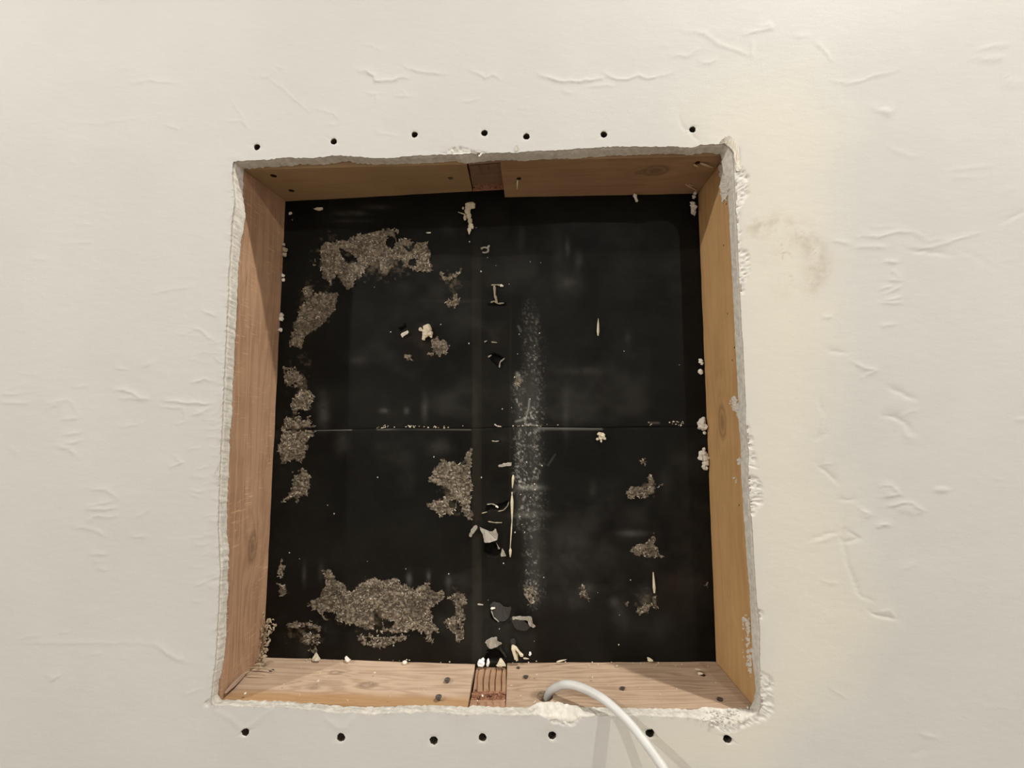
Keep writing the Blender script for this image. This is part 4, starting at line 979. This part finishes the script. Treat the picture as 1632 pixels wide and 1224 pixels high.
# torn patches: bare tan fibre standing proud in ragged islands
def patch(ell, parent, seed, na=.38, thick=2.4, flakes=1.0, mat=None, name='torn_patch', surf=None, st=1.05, label='tan ragged patch where the black coating tore off'):
    poly = None
    if isinstance(ell, dict):
        poly, voids, bias = ell['poly'], ell.get('voids', []), ell.get('bias', 0.0)
        ell = [(x, y, 10, 10) for x, y in poly]
    xs = [e[0] - e[2] * 1.25 for e in ell] + [e[0] + e[2] * 1.25 for e in ell]; ys = [e[1] - e[3] * 1.25 for e in ell] + [e[1] + e[3] * 1.25 for e in ell]
    gx, gy = np.meshgrid(np.arange(min(xs), max(xs), st), np.arange(min(ys), max(ys), st), indexing='ij')
    if poly:                     # ragged islands follow an outline; voids are scraps of coating left inside
        d, _ = seg_dist(gx, gy, poly + [poly[0]])
        f0 = np.clip(np.where(inpoly(gx, gy, poly), d, -d) / 10.0, -1.6, .5) + .10
        for vp in voids:
            d, _ = seg_dist(gx, gy, vp + [vp[0]])
            f0 = np.minimum(f0, np.where(inpoly(gx, gy, vp), -d / 5 - .2, d / 6 - .1))
        f0 = f0 + bias
    else: f0 = dens(gx, gy, ell) - .03
    f = f0 + na * 1.25 * fbm(gx * .085, gy * .095, 500 + seed, 5) + .24 * vnoise(gx * .36, gy * .36, 540 + seed)
    h = np.abs(fbm(gx * .13, gy * .15, 520 + seed, 5))
    hgt = sstep(0, .25, f) * (.35 + thick * sstep(0, .55, h) + .5 * vnoise(gx * .55, gy * .55, 530 + seed))
    if surf is None: Q = PA(gx, gy, YB); Q[..., 1] += .0006 - hgt / 1000
    else: Q = surf(gx, gy, hgt)
    ok = f > 0
    nx, ny = gx.shape
    fm = ok[:-1, :-1] & ok[1:, :-1] & ok[1:, 1:] & ok[:-1, 1:]
    I, J = np.nonzero(fm)
    if not len(I): return None
    q = np.stack([I * ny + J, I * ny + J + 1, (I + 1) * ny + J + 1, (I + 1) * ny + J], 1)
    used, inv = np.unique(q.ravel(), return_inverse=True)
    V = Q.reshape(-1, 3)[used]; q = inv.reshape(q.shape)
    rim_ = (1 - sstep(0, .13, f)).ravel()[used] * .8
    low_ = (1 - sstep(.05, .22, h)).ravel()[used] * .75
    rim_ = np.maximum(rim_, low_)
    tone = sstep(.0, .55, fbm(gx * .045, gy * .05, 560 + seed, 4)).ravel()[used] * .70     # scraps of black coating still in the fibre
    rim_ = np.maximum(rim_, tone)
    lite = np.zeros(len(V))
    if flakes:
        tn_ = fbm(gx * .045, gy * .05, 560 + seed, 4)
        cand = np.argwhere(f > .05); rr_ = np.random.RandomState(900 + seed)
        nf = int(len(cand) * .060 * flakes)
        VF = []; FF = []; lt = []; k0 = 0
        for t in range(nf):          # curled fibre strands lying in every direction
            i, j = cand[rr_.randint(len(cand))]
            c0 = Q[i, j] + np.array([0, -.0002, 0]); px1 = .00079
            a_ = rr_.uniform(0, 6.28); L_ = rr_.uniform(1.2, 4.2) * px1; wd_ = rr_.uniform(.35, .75) * px1; bend = rr_.normal(0, 1.1)
            lv = rr_.rand() ** 1.7 * (1 - .75 * float(sstep(.05, .5, tn_[i, j])))
            for m_ in range(4):
                tq = m_ / 3.0; an = a_ + bend * (tq - .5)
                ctr_ = c0 + np.array([math.cos(an), 0, math.sin(an)]) * L_ * (tq - .5) * 1.6 + np.array([0, -math.sin(math.pi * tq) * rr_.uniform(.2, 1.3) * px1, 0])
                sd = np.array([-math.sin(an), rr_.normal(0, .6), math.cos(an)]) * wd_ * (1 if 0 < m_ < 3 else .5)
                VF += [ctr_ - sd, ctr_ + sd]; lt += [lv, lv]
            for m_ in range(3): FF.append((k0 + 2 * m_, k0 + 2 * m_ + 1, k0 + 2 * m_ + 3, k0 + 2 * m_ + 2))
            k0 += 8
        if VF:
            q = np.concatenate([q, np.array(FF) + len(V)]); V = np.concatenate([V, np.array(VF)])
            rim_ = np.concatenate([rim_, np.zeros(len(VF))]); lite = np.concatenate([lite, np.array(lt)])
    o = mesh(name, V, q, parent, mat or M_patch, False, {'rim': rim_, 'lite': lite})
    if label: o['label'] = label
    return o
D = dict
patches_up = [
 D(poly=[(512,392),(530,384),(559,379),(590,371),(612,366),(636,364),(640,380),(660,385),(678,390),(684,405),(687,432),(672,434),(657,432),(648,424),(641,414),(630,414),(624,430),(615,438),(606,430),(604,417),(592,418),(582,432),(574,444),(566,440),(562,456),(553,459),(545,448),(536,440),(526,452),(514,440),(512,420)],
   voids=[[(543,398),(556,403),(569,416),(558,419),(546,408)],[(619,378),(629,384),(625,396),(617,389)],[(630,371),(640,376),(634,385)],[(652,414),(664,415),(664,424),(652,424)],[(641,391),(650,395),(662,388),(652,401)]]),
 D(poly=[(494,410),(504,412),(503,426),(494,430)], bias=-.30),
 D(poly=[(503,468),(520,464),(536,466),(538,480),(528,503),(511,518),(496,530),(484,538),(478,553),(462,550),(465,524),(476,500),(480,482),(491,478)]),
 D(poly=[(478,456),(500,452),(500,474),(482,480)], bias=-.34),
 D(poly=[(698,430),(712,438),(726,434),(736,424),(737,436),(724,444),(714,450),(700,442)], bias=-.26),
 D(poly=[(720,468),(734,464),(738,478),(730,494),(712,492),(709,482)], bias=-.30),
 D(poly=[(690,541),(697,538),(701,543),(708,542),(713,552),(708,564),(700,567),(694,560),(690,550)]),
 D(poly=[(646,566),(654,563),(661,567),(655,574),(648,575)], bias=-.08), D(poly=[(680,562),(692,561),(694,568),(682,569)], bias=-.12),
 D(poly=[(470,627),(478,621),(492,624),(500,632),(497,646),(488,656),(476,650),(470,658),(463,644)]),
 D(poly=[(449,584),(470,580),(487,600),(484,616),(465,620),(450,612)], bias=-.36),
 D(poly=[(452,666),(470,670),(476,660),(482,668),(493,664),(496,675),(506,683),(450,683)], bias=-.05),
 D(poly=[(818,600),(826,596),(834,606),(830,616),(819,614)], bias=-.22)]
patches_lo = [
 D(poly=[(449,686),(470,686),(504,687),(500,694),(489,701),(487,713),(486,727),(480,738),(465,734),(450,738),(445,712)]),
 D(poly=[(466,754),(474,756),(480,747),(488,750),(494,760),(494,776),(489,788),(479,790),(475,802),(469,793),(452,799),(460,786),(466,776)]),
 D(poly=[(682,766),(690,748),(704,733),(714,740),(722,735),(738,740),(743,720),(750,716),(751,775),(750,828),(741,820),(734,800),(727,796),(722,818),(702,822),(696,812),(682,806),(692,799),(706,797),(717,788),(712,778),(700,774)],
   voids=[[(716,799),(727,797),(725,810),(716,809)]]),
 D(poly=[(515,910),(528,909),(533,922),(545,928),(552,942),(560,944),(572,932),(586,925),(598,922),(612,925),(630,921),(640,932),(652,936),(662,941),(672,930),(684,930),(688,942),(704,941),(708,956),(694,962),(685,972),(690,986),(700,1004),(688,1008),(687,1024),(680,1022),(676,1008),(662,1003),(641,1008),(604,1006),(574,1000),(556,992),(540,988),(528,984),(516,988),(506,976),(492,964),(508,950),(520,936),(516,922)],
   voids=[[(597,974),(607,974),(609,1004),(598,1004)],[(612,990),(627,992),(622,1001),(613,1001)],[(516,974),(536,978),(531,991),(518,984)]]),
 D(poly=[(560,1009),(610,1010),(662,1009),(645,1024),(604,1036),(578,1032)], bias=-.33),
 D(poly=[(710,952),(726,942),(746,944),(746,962),(736,968),(748,986),(740,1000),(742,1022),(728,1026),(714,1008),(706,990),(720,980),(724,964)], bias=-.27),
 D(poly=[(452,992),(490,989),(522,1000),(512,1007),(454,1001)], bias=-.26), D(poly=[(480,1007),(515,1006),(512,1030),(505,1046),(490,1040),(478,1020)], bias=-.36),
 D(poly=[(444,884),(452,886),(456,905),(450,926),(441,915)], bias=-.27), D(poly=[(441,930),(454,928),(458,946),(446,952)], bias=-.25),
 D(poly=[(1000,784),(1007,775),(1018,777),(1030,774),(1035,757),(1042,766),(1044,777),(1040,793),(1020,792),(1004,795)]), D(poly=[(1046,770),(1060,768),(1062,774),(1048,779)], bias=-.15),
 D(poly=[(1005,878),(1012,868),(1030,865),(1042,850),(1047,858),(1044,868),(1053,887),(1030,888),(1012,881)]),
 D(poly=[(1008,979),(1016,966),(1030,962),(1040,962),(1034,978),(1020,982)], bias=-.12), D(poly=[(1038,942),(1050,952),(1052,974),(1042,978),(1038,960)], bias=-.28),
 D(poly=[(920,936),(931,928),(946,956),(938,960),(924,952)], bias=-.28), D(poly=[(990,958),(1006,955),(1006,964),(991,965)], bias=-.2),
 D(poly=[(1120,922),(1130,920),(1132,940),(1123,944)], bias=-.3), D(poly=[(1016,732),(1028,730),(1028,738),(1017,740)], bias=-.12),
 D(poly=[(832,935),(852,930),(862,960),(840,968)], bias=-.42)]
for k, e in enumerate(patches_up): patch(e, up, k)
for k, e in enumerate(patches_lo): patch(e, lo, 20 + k)

# torn lips, slits and flaps of the black coating
def lip(pts, r, parent, mat=M_lip, name='torn_lip', y=YB - .001):
    bm = bmesh.new()
    for (x0, y0), (x1, y1) in zip(pts[:-1], pts[1:]):
        spike(bm, P(x0, y0, y), P(x1, y1, y - .0006), r * .00066, r * .0004)
    bmesh.ops.recalc_face_normals(bm, faces=bm.faces[:])
    return fin(name, bm, mat, parent)
lip([(783, 454.5), (792, 454), (802, 455)], 2.8, up); lip([(788, 455), (788.5, 470), (792, 482)], 4.0, up); lip([(782, 482), (788, 480), (794, 484), (803, 483)], 2.6, up)
lip([(797, 454.5), (802, 456)], 4.2, up, M_chalk)
lip([(796, 586), (797, 577), (804, 571)], 2.2, up, M_grey); lip([(778, 569), (783, 566)], 2.4, up, M_grey); lip([(772, 545), (776, 543)], 2, up, M_grey); lip([(783, 545), (792, 546)], 1.8, up, M_grey)
lip([(776, 804), (784, 803), (792, 806)], 1.5, lo, M_grey); lip([(790, 806), (794, 809)], 2.6, lo, M_chalk); lip([(794, 815), (803, 813), (809, 806), (811, 800)], 1.6, lo); lip([(778, 831), (788, 833), (800, 833)], 1.6, lo); lip([(768, 818), (776, 816)], 1.8, lo)
lip([(784, 702.5), (789, 703.5), (795, 703)], 1.6, lo, M_grey); lip([(788, 676), (792, 679), (799, 680)], 2.2, up, M_grey)
lip([(761, 963), (770, 964)], 2.0, lo, M_grey)
# pale ring by the top: a nail pop
bm = bmesh.new()
for k in range(11):
    a0, a1 = -2.2 + k * .45, -2.2 + (k + 1.1) * .45
    spike(bm, P(772.5 + 6 * math.cos(a0), 398.5 - 4.3 * math.sin(a0), YB - .001), P(772.5 + 6 * math.cos(a1), 398.5 - 4.3 * math.sin(a1), YB - .001), .0019, .0016)
spike(bm, P(777, 395, YB - .001), P(780, 391, YB - .001), .0022, .001)
bmesh.ops.recalc_face_normals(bm, faces=bm.faces[:])
o = fin('torn_ring', bm, M_grey, up); o['label'] = 'pale ring round a nail hole'
def flap(pts, mat, parent, th=.0005, label=None):
    o = sheet('torn_flap', pts, mat, parent, th)
    if label: o['label'] = label
    return o
y0 = YB
flap([(763,839,y0),(775,845,y0-.004),(784,848,y0-.006),(790,842,y0-.007),(793,850,y0-.006),(793,860,y0-.005),(786,863,y0-.009),(774,866,y0-.008),(771,862,y0-.006),(769,850,y0-.003)], M_grey, lo, .0006, 'pale grey flap folded down over the round hole')
flap([(747,853,y0-.001),(752,842,y0-.005),(758,836,y0-.006),(762,840,y0-.004),(756,848,y0-.005),(750,857,y0-.003)], M_grey, lo)
flap([(790,864,y0-.002),(794,870,y0-.004),(797,875,y0-.003),(794,876,y0-.001)], M_grey, lo)
flap([(800,873,y0-.002),(804,880,y0-.005),(807,887,y0-.004),(797,887,y0-.003)], M_grey, lo)
flap([(781,964,y0),(787,958,y0-.003),(797,962,y0-.005),(804,968,y0-.004),(815,967,y0-.001),(812,984,y0),(804,990,y0-.004),(796,990,y0-.006),(789,985,y0-.005),(785,974,y0-.004)], M_blackflap, lo, .0006, 'curled black flap of coating')
lip([(782, 970), (789, 969)], 3.0, lo, M_chalk, y=YB - .005); lip([(783, 973), (787, 984), (795, 991)], 1.4, lo, M_grey, y=YB - .006)
flap([(816,983,y0-.002),(830,982,y0-.006),(846,983,y0-.007),(848,986,y0-.006),(848,994,y0-.005),(854,997,y0-.003),(851,1001,y0-.003),(843,997,y0-.005),(840,989,y0-.006),(826,987,y0-.005),(817,988,y0-.003)], M_grey, lo, .0008, 'pale curled edge of a torn strip')
flap([(812,986,y0),(817,984,y0-.002),(835,990,y0-.004),(846,1000,y0-.003),(838,1006,y0),(822,1003,y0)], M_blackflap, lo)
flap([(773,1022,y0-.002),(782,1017,y0-.005),(791,1014,y0-.007),(793,1022,y0-.007),(801,1026,y0-.005),(795,1029,y0-.005),(788,1033,y0-.008),(781,1034,y0-.006),(777,1031,y0-.004)], M_grey, lo, .0007, 'pale flap hanging above the cut stud end')
flap([(796,1029,y0-.003),(800,1036,y0-.004),(808,1046,y0-.003),(806,1048,y0-.002),(797,1036,y0-.002)], M_blackflap, lo)
flap([(813,1020,y0-.001),(819,1017,y0-.003),(823,1024,y0-.004),(820,1030,y0-.003),(814,1027,y0-.002)], M_blackflap, lo)
flap([(774,1041,y0-.001),(779,1038,y0-.003),(777,1040,y0-.002)], M_blackflap, lo)
flap([(794,741,y0-.001),(804,738,y0-.0012),(816,737,y0-.001),(815,742,y0-.0012),(806,743,y0-.001),(795,745,y0-.001)], M_grey, lo, .0003)
flap([(810,741,y0-.0006),(811,738,y0-.0009),(815,737,y0-.0006)], M_grey, lo, .0003)

# smears of compound on the right stud
XR = (RFt[0] + RBb[0]) / 2
def surf_right(gx, gy, hgt):
    d = np.stack([(gx - 816) / F, (gy - 612) / F, np.ones_like(gx)], -1) @ R
    # exact plane of the inner face through three corners
    n_ = np.cross(RFb - RFt, RBt - RFt); n_ /= np.linalg.norm(n_)
    t = ((RFt - CP) @ n_) / (d @ n_)
    Q = CP + d * t[..., None]
    Q[..., 0] -= (.0004 + hgt * .00045)
    return Q
for k, e in enumerate([[(1172,972,7,9),(1180,985,8,12),(1172,984,2.5,9),(1188,1000,7,16)],[(1178,1028,10,14),(1188,1046,9,20),(1192,1066,6,18),(1190,1020,5,10)],[(1170,640,6,9),(1174,650,5,6)],[(1178,660,3,6)],[(1171,768,3.5,8)],[(1179,735,3,5)],[(1153,958,2.5,3)],[(1155,300,6,18),(1152,275,5,14)]]):
    e = [(q[0], q[1], q[2] * 1.35, q[3] * 1.25) for q in e]
    patch(e, rs_, 60 + k, .22, 2.2, 0, M_smear, 'compound_smear', surf_right, .8, 'pale grey smear of plaster compound')

# ------------------------------------------------------------------ the cable
path = [(869,1150,.066),(870,1130,.058),(872,1114,.050),(875,1105,.0445),(881,1098.5,.040),(890,1094,.0345),(900,1091,.029),(914,1092,.023),(935,1099,.014),(960,1113,.003),(982,1131,-.0085),(1003,1152,-.019),(1024,1178,-.030),(1043,1204,-.040),(1058,1226,-.048),(1074,1254,-.056),(1092,1290,-.064),(1108,1330,-.07)]
pp = np.array([P(*p) for p in path])
def catmull(p, n=8):
    out = []
    p = np.concatenate([[2 * p[0] - p[1]], p, [2 * p[-1] - p[-2]]])
    for i in range(1, len(p) - 2):
        for k in range(n):
            t = k / n
            out.append(.5 * ((2 * p[i]) + (-p[i-1] + p[i+1]) * t + (2*p[i-1] - 5*p[i] + 4*p[i+1] - p[i+2]) * t*t + (-p[i-1] + 3*p[i] - 3*p[i+1] + p[i+2]) * t**3))
    out.append(p[-2]); return np.array(out)
cp_ = catmull(pp, 7)
for _ in range(2): cp_[1:-1] = .25 * cp_[:-2] + .5 * cp_[1:-1] + .25 * cp_[2:]
V = []; Fc = []; n = 20; cr = .0047
up_v = Vector((0, 0, 1))
u_prev = None
for i, c0 in enumerate(cp_):
    t = Vector(cp_[min(i + 1, len(cp_) - 1)] - cp_[max(i - 1, 0)]).normalized()
    u_ = (u_prev - t * u_prev.dot(t)).normalized() if u_prev is not None else t.orthogonal().normalized()
    u_prev = u_; v_ = t.cross(u_)
    for k in range(n):
        a = 2 * math.pi * k / n
        V.append(np.array(c0) + np.array(u_ * cr * math.cos(a) + v_ * cr * math.sin(a)))
for i in range(len(cp_) - 1):
    for k in range(n):
        Fc.append((i * n + k, i * n + (k + 1) % n, (i + 1) * n + (k + 1) % n, (i + 1) * n + k))
Fc.append(tuple(range(n - 1, -1, -1))); Fc.append(tuple((len(cp_) - 1) * n + k for k in range(n)))
cable = mesh('cable', V, Fc, None, M_cable, True)
tag(cable, 'thick white cable curving out of the bored sill board', 'cable')

# ------------------------------------------------------------------ loose crumbs, chips and slivers (each a thing of its own)
def crumb(name, px_, py_, y, r, mat, label, cat, el=(1, 1, 1), seed=0, group=None, ang=0, rough=.45, extra=()):
    bm = bmesh.new()
    lump_bm(bm, (0, 0, 0), r * .00074, seed, el, rough)
    for dx, dz, r2, e2 in extra: lump_bm(bm, (dx * .00074, 0, -dz * .00074), r2 * .00074, seed + int(r2 * 10) + 3, e2, rough)
    if ang: rot_lump(bm, ang)
    o = fin(name, bm, mat, None, tuple(P(px_, py_, y)))
    return tag(o, label, cat, group)
CR = 'crumbs caught in the hole'
crumb('foam_lump', 767, 1057, .100, 7, M_white, 'bright white round lump on the broken stud end', 'crumb', (1.1, .9, .95), 3, CR, extra=[(3, -6, 3.2, (1, 1, 1))])
crumb('foam_lump', 778, 1056, .098, 4, M_white, 'bright white slim lump right beside the round one', 'crumb', (.75, .8, 1.9), 5, CR, .15, .3)
o = sheet('wood_chip', [(791,1062,.096),(796,1050,.103),(799,1049,.1035),(808,1063,.097),(800,1062,.092)], M_tan, None, .0012); tag(o, 'pointed tan chip standing on the broken stud end', 'chip', CR)
crumb('plaster_lump', 796, 1060, .098, 4.5, M_tan, 'tan crumbly lump under the pointed chip on the broken stud end', 'crumb', (1.3, 1, .9), 8, CR)
bm = bmesh.new()
spike(bm, P(817, 1028, .099), P(821.5, 1051, .096), .0034, .0016, 7); spike(bm, P(819, 1029, .099), P(831, 1044, .097), .0022, .0024, 7); lump_bm(bm, P(831.5, 1044, .097), .0026, 4); spike(bm, P(822, 1040, .100), P(824, 1053, .098), .003, .002)
bmesh.ops.recalc_face_normals(bm, faces=bm.faces[:])
tag(fin('split_chip', bm, M_splint), 'forked yellowish wood chip leaning on the black sheet above the sill', 'chip', CR)
crumb('plaster_speck', 845, 1042, .103, 3, M_white, 'tiny white oval speck right of the forked chip', 'crumb', (.75, .7, 1.2), 10, CR, .2)
o = splinter('sliver', P(834, 1049, .100), P(843, 1050, .099), .0012, M_splint); tag(o, 'short pale sliver at the foot of the forked chip', 'sliver', CR)
bm = bmesh.new()
for a, b_, r in (((818, 757), (816.5, 778), 2.6), ((816, 784), (816, 790), 1.4), ((816, 790), (816, 832), 2.9), ((816, 830), (813, 876), 1.3), ((813.5, 874), (813.2, 888), 2.6)):
    spike(bm, P(*a, YB - .0022), P(*b_, YB - .0022), r * .0009, .0005, 6)
bmesh.ops.recalc_face_normals(bm, faces=bm.faces[:])
tag(fin('sliver', bm, M_splint), 'long thin pale sliver standing against the black sheet', 'sliver', CR)
o = splinter('sliver', P(953, 535, YB - .002), P(953.5, 507, YB - .001), .0024, M_splint); tag(o, 'small pale spike at the upper right of the black sheet', 'sliver', CR)
o = splinter('sliver', P(1043, 945, YB - .003), P(1041, 912, YB - .0015), .0026, M_splint, None, .0008); tag(o, 'small pale spike at the lower right of the black sheet', 'sliver', CR)
# hanging blob by the head
bm = bmesh.new()
for x, y, r, e in ((747,328,7,(.95,.6,1)),(753,328,5.5,(.8,.6,1.2)),(745,336,6,(.8,.6,1.2)),(747,344,5.5,(.8,.6,1.2)),(749,352,5,(.8,.6,1.3)),(750,360,4.5,(.85,.6,1.2)),(741,347,3.2,(.7,.6,1.7)),(748,366,3.4,(.9,.6,1.2)),(753,362,2.4,(.9,.6,1.2)),(738,332,2,(1,1,1.2))):
    lump_bm(bm, P(x, y, .1005), r * .00086, int(x + y), e, .3)
spike(bm, P(748, 366, .1), P(747.5, 374, .1), .0022, .0003)
spike(bm, P(742, 342, .1), P(730, 338, .099), .0012, .0006)
bmesh.ops.recalc_face_normals(bm, faces=bm.faces[:])
tag(fin('dried_drip', bm, M_tan), 'knobbly tan drip hanging on the black sheet below the cut stud', 'drip', CR)
bm = bmesh.new(); lump_bm(bm, P(1012, 312, .100), .003, 4, (1.1, .7, .8)); spike(bm, P(1011, 309, .1), P(1015, 321, .099), .0034, .0026, 7)
bmesh.ops.recalc_face_normals(bm, faces=bm.faces[:])
tag(fin('dried_drip', bm, M_chalk), 'small pale drip hanging from the right overhead board', 'drip', CR)
bm = bmesh.new()
for x, y, r, e in ((681,525,7.5,(1,.6,1.25)),(685,531,5.5,(1,.6,1)),(678,534,5.5,(1,.6,1)),(670,525,3.2,(.8,.7,1.2)),(674,527,2.6,(1,.7,1)),(675,540,2.8,(1,.7,1.2)),(687,536,2.4,(.8,.7,1.4))):
    lump_bm(bm, P(x, y, YB - .0028), r * .00086, int(x * 3 + y), e, .35)
tag(fin('plaster_lump', bm, M_tan), 'cream lobed lump stuck high on the left half of the black sheet', 'crumb', CR)
o = sheet('wood_chip', [(638,533,YB-.002),(641,530,YB-.004),(649,526,YB-.004),(652,530,YB-.003),(645,534,YB-.002),(641,538,YB-.001)], M_chalk, None, .001); tag(o, 'small white chip left of the cream lobed lump', 'chip', CR)
bm = bmesh.new()
for x, y, r in ((956,692,3.5),(961,695,4),(957,698,3.5),(963,699,2.5),(958,703,2),(952,700,2)): lump_bm(bm, P(x, y, YB - .002), r * .00086, int(x * 7 + y), (1, .7, 1), .5)
tag(fin('plaster_lump', bm, M_tan), 'small cream lump just below the seam, right half of the black sheet', 'crumb', CR)
def cluster(name, pts, mat, label, cat, y=YB - .003, k=.00086, rough=.55):
    bm = bmesh.new()
    for t in pts: lump_bm(bm, P(t[0], t[1], y), t[2] * k, int(t[0] * 5 + t[1]), (1, .8, 1.1), rough)
    return tag(fin(name, bm, mat), label, cat, CR)
cluster('plaster_lump', [(1119,674,6),(1122,680,6),(1117,679,5),(1123,690,2.5),(1121,668,3)], M_smear, 'grey lump at the seam by the right stud', 'crumb')
cluster('plaster_lump', [(1120,724,6),(1124,730,6),(1118,730,5),(1124,738,5),(1122,744,3.5),(1125,746,3),(1122,716,2.5)], M_smear, 'larger grey lump below the seam by the right stud', 'crumb')
cluster('plaster_speck', [(1117,575,3.4),(1119,579,2.6)], M_chalk, 'upper of two white specks by the right stud', 'crumb')
cluster('plaster_speck', [(1117,593,3.8),(1116,591,2.6)], M_chalk, 'lower of two white specks by the right stud', 'crumb')
cluster('plaster_lump', [(1104,325,4),(1106,331,5.5),(1105,338,4.5),(1106,314,3),(1108,308,3)], M_smear, 'grey crumbs hanging in the top right corner of the hole', 'crumb', .099)
crumb('plaster_speck', 508, 333, YB - .002, 6, M_tan, 'flat pale speck under the left overhead board', 'crumb', (1.35, .4, .6), 21, CR)
crumb('plaster_speck', 463, 340, YB - .002, 3.6, M_smear, 'little grey speck in the top left corner of the black sheet', 'crumb', (1, .5, .8), 22, CR)
crumb('plaster_speck', 683, 371, YB - .001, 3, M_chalk, 'thin white fleck above the big upper torn patch', 'crumb', (1.4, .4, .45), 23, CR)
cluster('plaster_speck', [(454,398,4),(453,406,4),(451,390,3)], M_lip, 'brown crumbs by the left stud near its top', 'crumb')
cluster('plaster_speck', [(451,439,2.6),(452,446,2.4)], M_chalk, 'white flecks on the left stud edge beside the upper torn patches', 'crumb')
cluster('plaster_speck', [(449,502,4),(448,508,3.5),(447,526,3.4)], M_smear, 'grey crumbs on the left stud edge under the white flecks', 'crumb')
# shavings heaped in the bottom left corner
bm = bmesh.new(); rr_ = random.Random(5)
for k in range(80):
    x = rr_.gauss(427, 5) - (k / 80) * 9; y = 985 + 72 * (k / 80) + rr_.gauss(0, 4); yy = .102 - rr_.random() * .012 - (max(0, y - 1040) / 20) * .02
    a = P(x, y, yy); L = rr_.uniform(.002, .007); an = rr_.uniform(0, 6.28)
    spike(bm, a, a + np.array([L * math.cos(an), rr_.uniform(-.004, .001), L * math.sin(an)]), rr_.uniform(.0008, .0018), .0005, 5, (0, rr_.uniform(-.002, 0), rr_.uniform(0, .002)))
bmesh.ops.recalc_face_normals(bm, faces=bm.faces[:])
sh = fin('wood_shavings', bm, M_shave); sh['kind'] = 'stuff'; tag(sh, 'curled tan shavings heaped up the bottom left corner', 'shavings')
# crumbs along the back of the sill
crumb('plaster_lump', 645, 1056, .099, 5, M_chalk, 'white pebble-like crumb at the back of the left sill board', 'crumb', (1, .8, .7), 31, CR, 0, .25)
o = sheet('wood_chip', [(550,1046,.100),(553,1046,.1),(558,1053,.095),(553,1055,.094),(550,1051,.097)], M_chalk, None, .001); tag(o, 'upright white flake at the back of the left sill board', 'chip', CR)
o = sheet('wood_chip', [(497,1052,.099),(503,1039,.1035),(510,1050,.099),(509,1053,.095),(498,1054,.095)], M_tan, None, .0015); tag(o, 'tan peaked crumb at the back of the left sill board', 'chip', CR)
o = sheet('wood_chip', [(1031,1048,.101),(1034,1048,.102),(1042,1054,.098),(1033,1054,.098)], M_splint, None, .001); tag(o, 'tan chip at the back of the right sill board', 'chip', CR)
o = splinter('sliver', P(887, 1055, .100), P(903, 1051, .098), .0012, M_splint); tag(o, 'pale sliver at the back of the right sill board', 'sliver', CR)
for q, lab in (((507, 1086), 'white grain on the left sill board below its rear knot'), ((597, 1073), 'white grain on the left sill board right of its knots'), ((769, 1110), 'white grain on the broken front of the cut stud end'), ((391, 1106), 'white grain near the front left of the left sill board')):
    p = on_sill(*q); bm = bmesh.new(); lump_bm(bm, (0, 0, 0), .0014, int(q[0]), (1, 1, .9), .3, 1); o = fin('plaster_grain', bm, M_chalk, None, (p[0], p[1], p[2] + .0008)); tag(o, lab, 'crumb', CR)
# dust grains too many to count
bm = bmesh.new()
for k in range(130):
    x = rs.uniform(440, 1130); p = P(x, 1057 + rs.normal(0, 1), .1025 - abs(rs.normal(0, .006))) if k < 80 else on_sill(rs.uniform(400, 1150), rs.uniform(1064, 1120))
    if (745 < x < 812 or k % 2) and k < 80: continue
    zt = ZS + (.0006 if k >= 80 else .0008)
    lump_bm(bm, (p[0], p[1], zt), rs.uniform(.0004, .0012), k, (1, 1, .8), .4, 1)
g = fin('sawdust', bm, M_tan); g['kind'] = 'stuff'; tag(g, 'sawdust specks scattered over the two sill boards', 'sawdust')
bm = bmesh.new()
for k in range(70):
    if k < 38: x = rs.choice([rs.normal(655, 14), rs.normal(690, 16), rs.normal(612, 4), rs.uniform(600, 740)])
    else: x = rs.choice([rs.normal(830, 14), rs.normal(860, 18), rs.normal(1040, 8), rs.normal(1072, 4), rs.normal(1086, 4)])
    y = np.interp(x, [p[0] for p in SEAM], [p[1] for p in SEAM]) - abs(rs.normal(0, 1.8)) - 1
    if x > 1030: y -= abs(rs.normal(0, 4))
    lump_bm(bm, P(x, y, YB - .0003), rs.uniform(.0003, .0011), k, (1.3, .7, 1), .5, 1)
g = fin('seam_dust', bm, M_tan, up); g['kind'] = 'stuff'
for par, y0_, y1_, cnt in ((up, 335, 675, 26), (lo, 692, 1040, 34)):
    bm = bmesh.new()
    for k in range(cnt):
        x, y = rs.uniform(450, 1110), rs.uniform(y0_, y1_)
        if k > cnt * .6: x, y = rs.normal(838, 16), rs.uniform(max(y0_, 520), min(y1_, 950))
        lump_bm(bm, P(x, y, YB + .0006), rs.uniform(.0004, .0010), k, (1, .5, 1.2), .4, 1)
    g = fin('plaster_dust', bm, M_smear, par); g['kind'] = 'stuff'
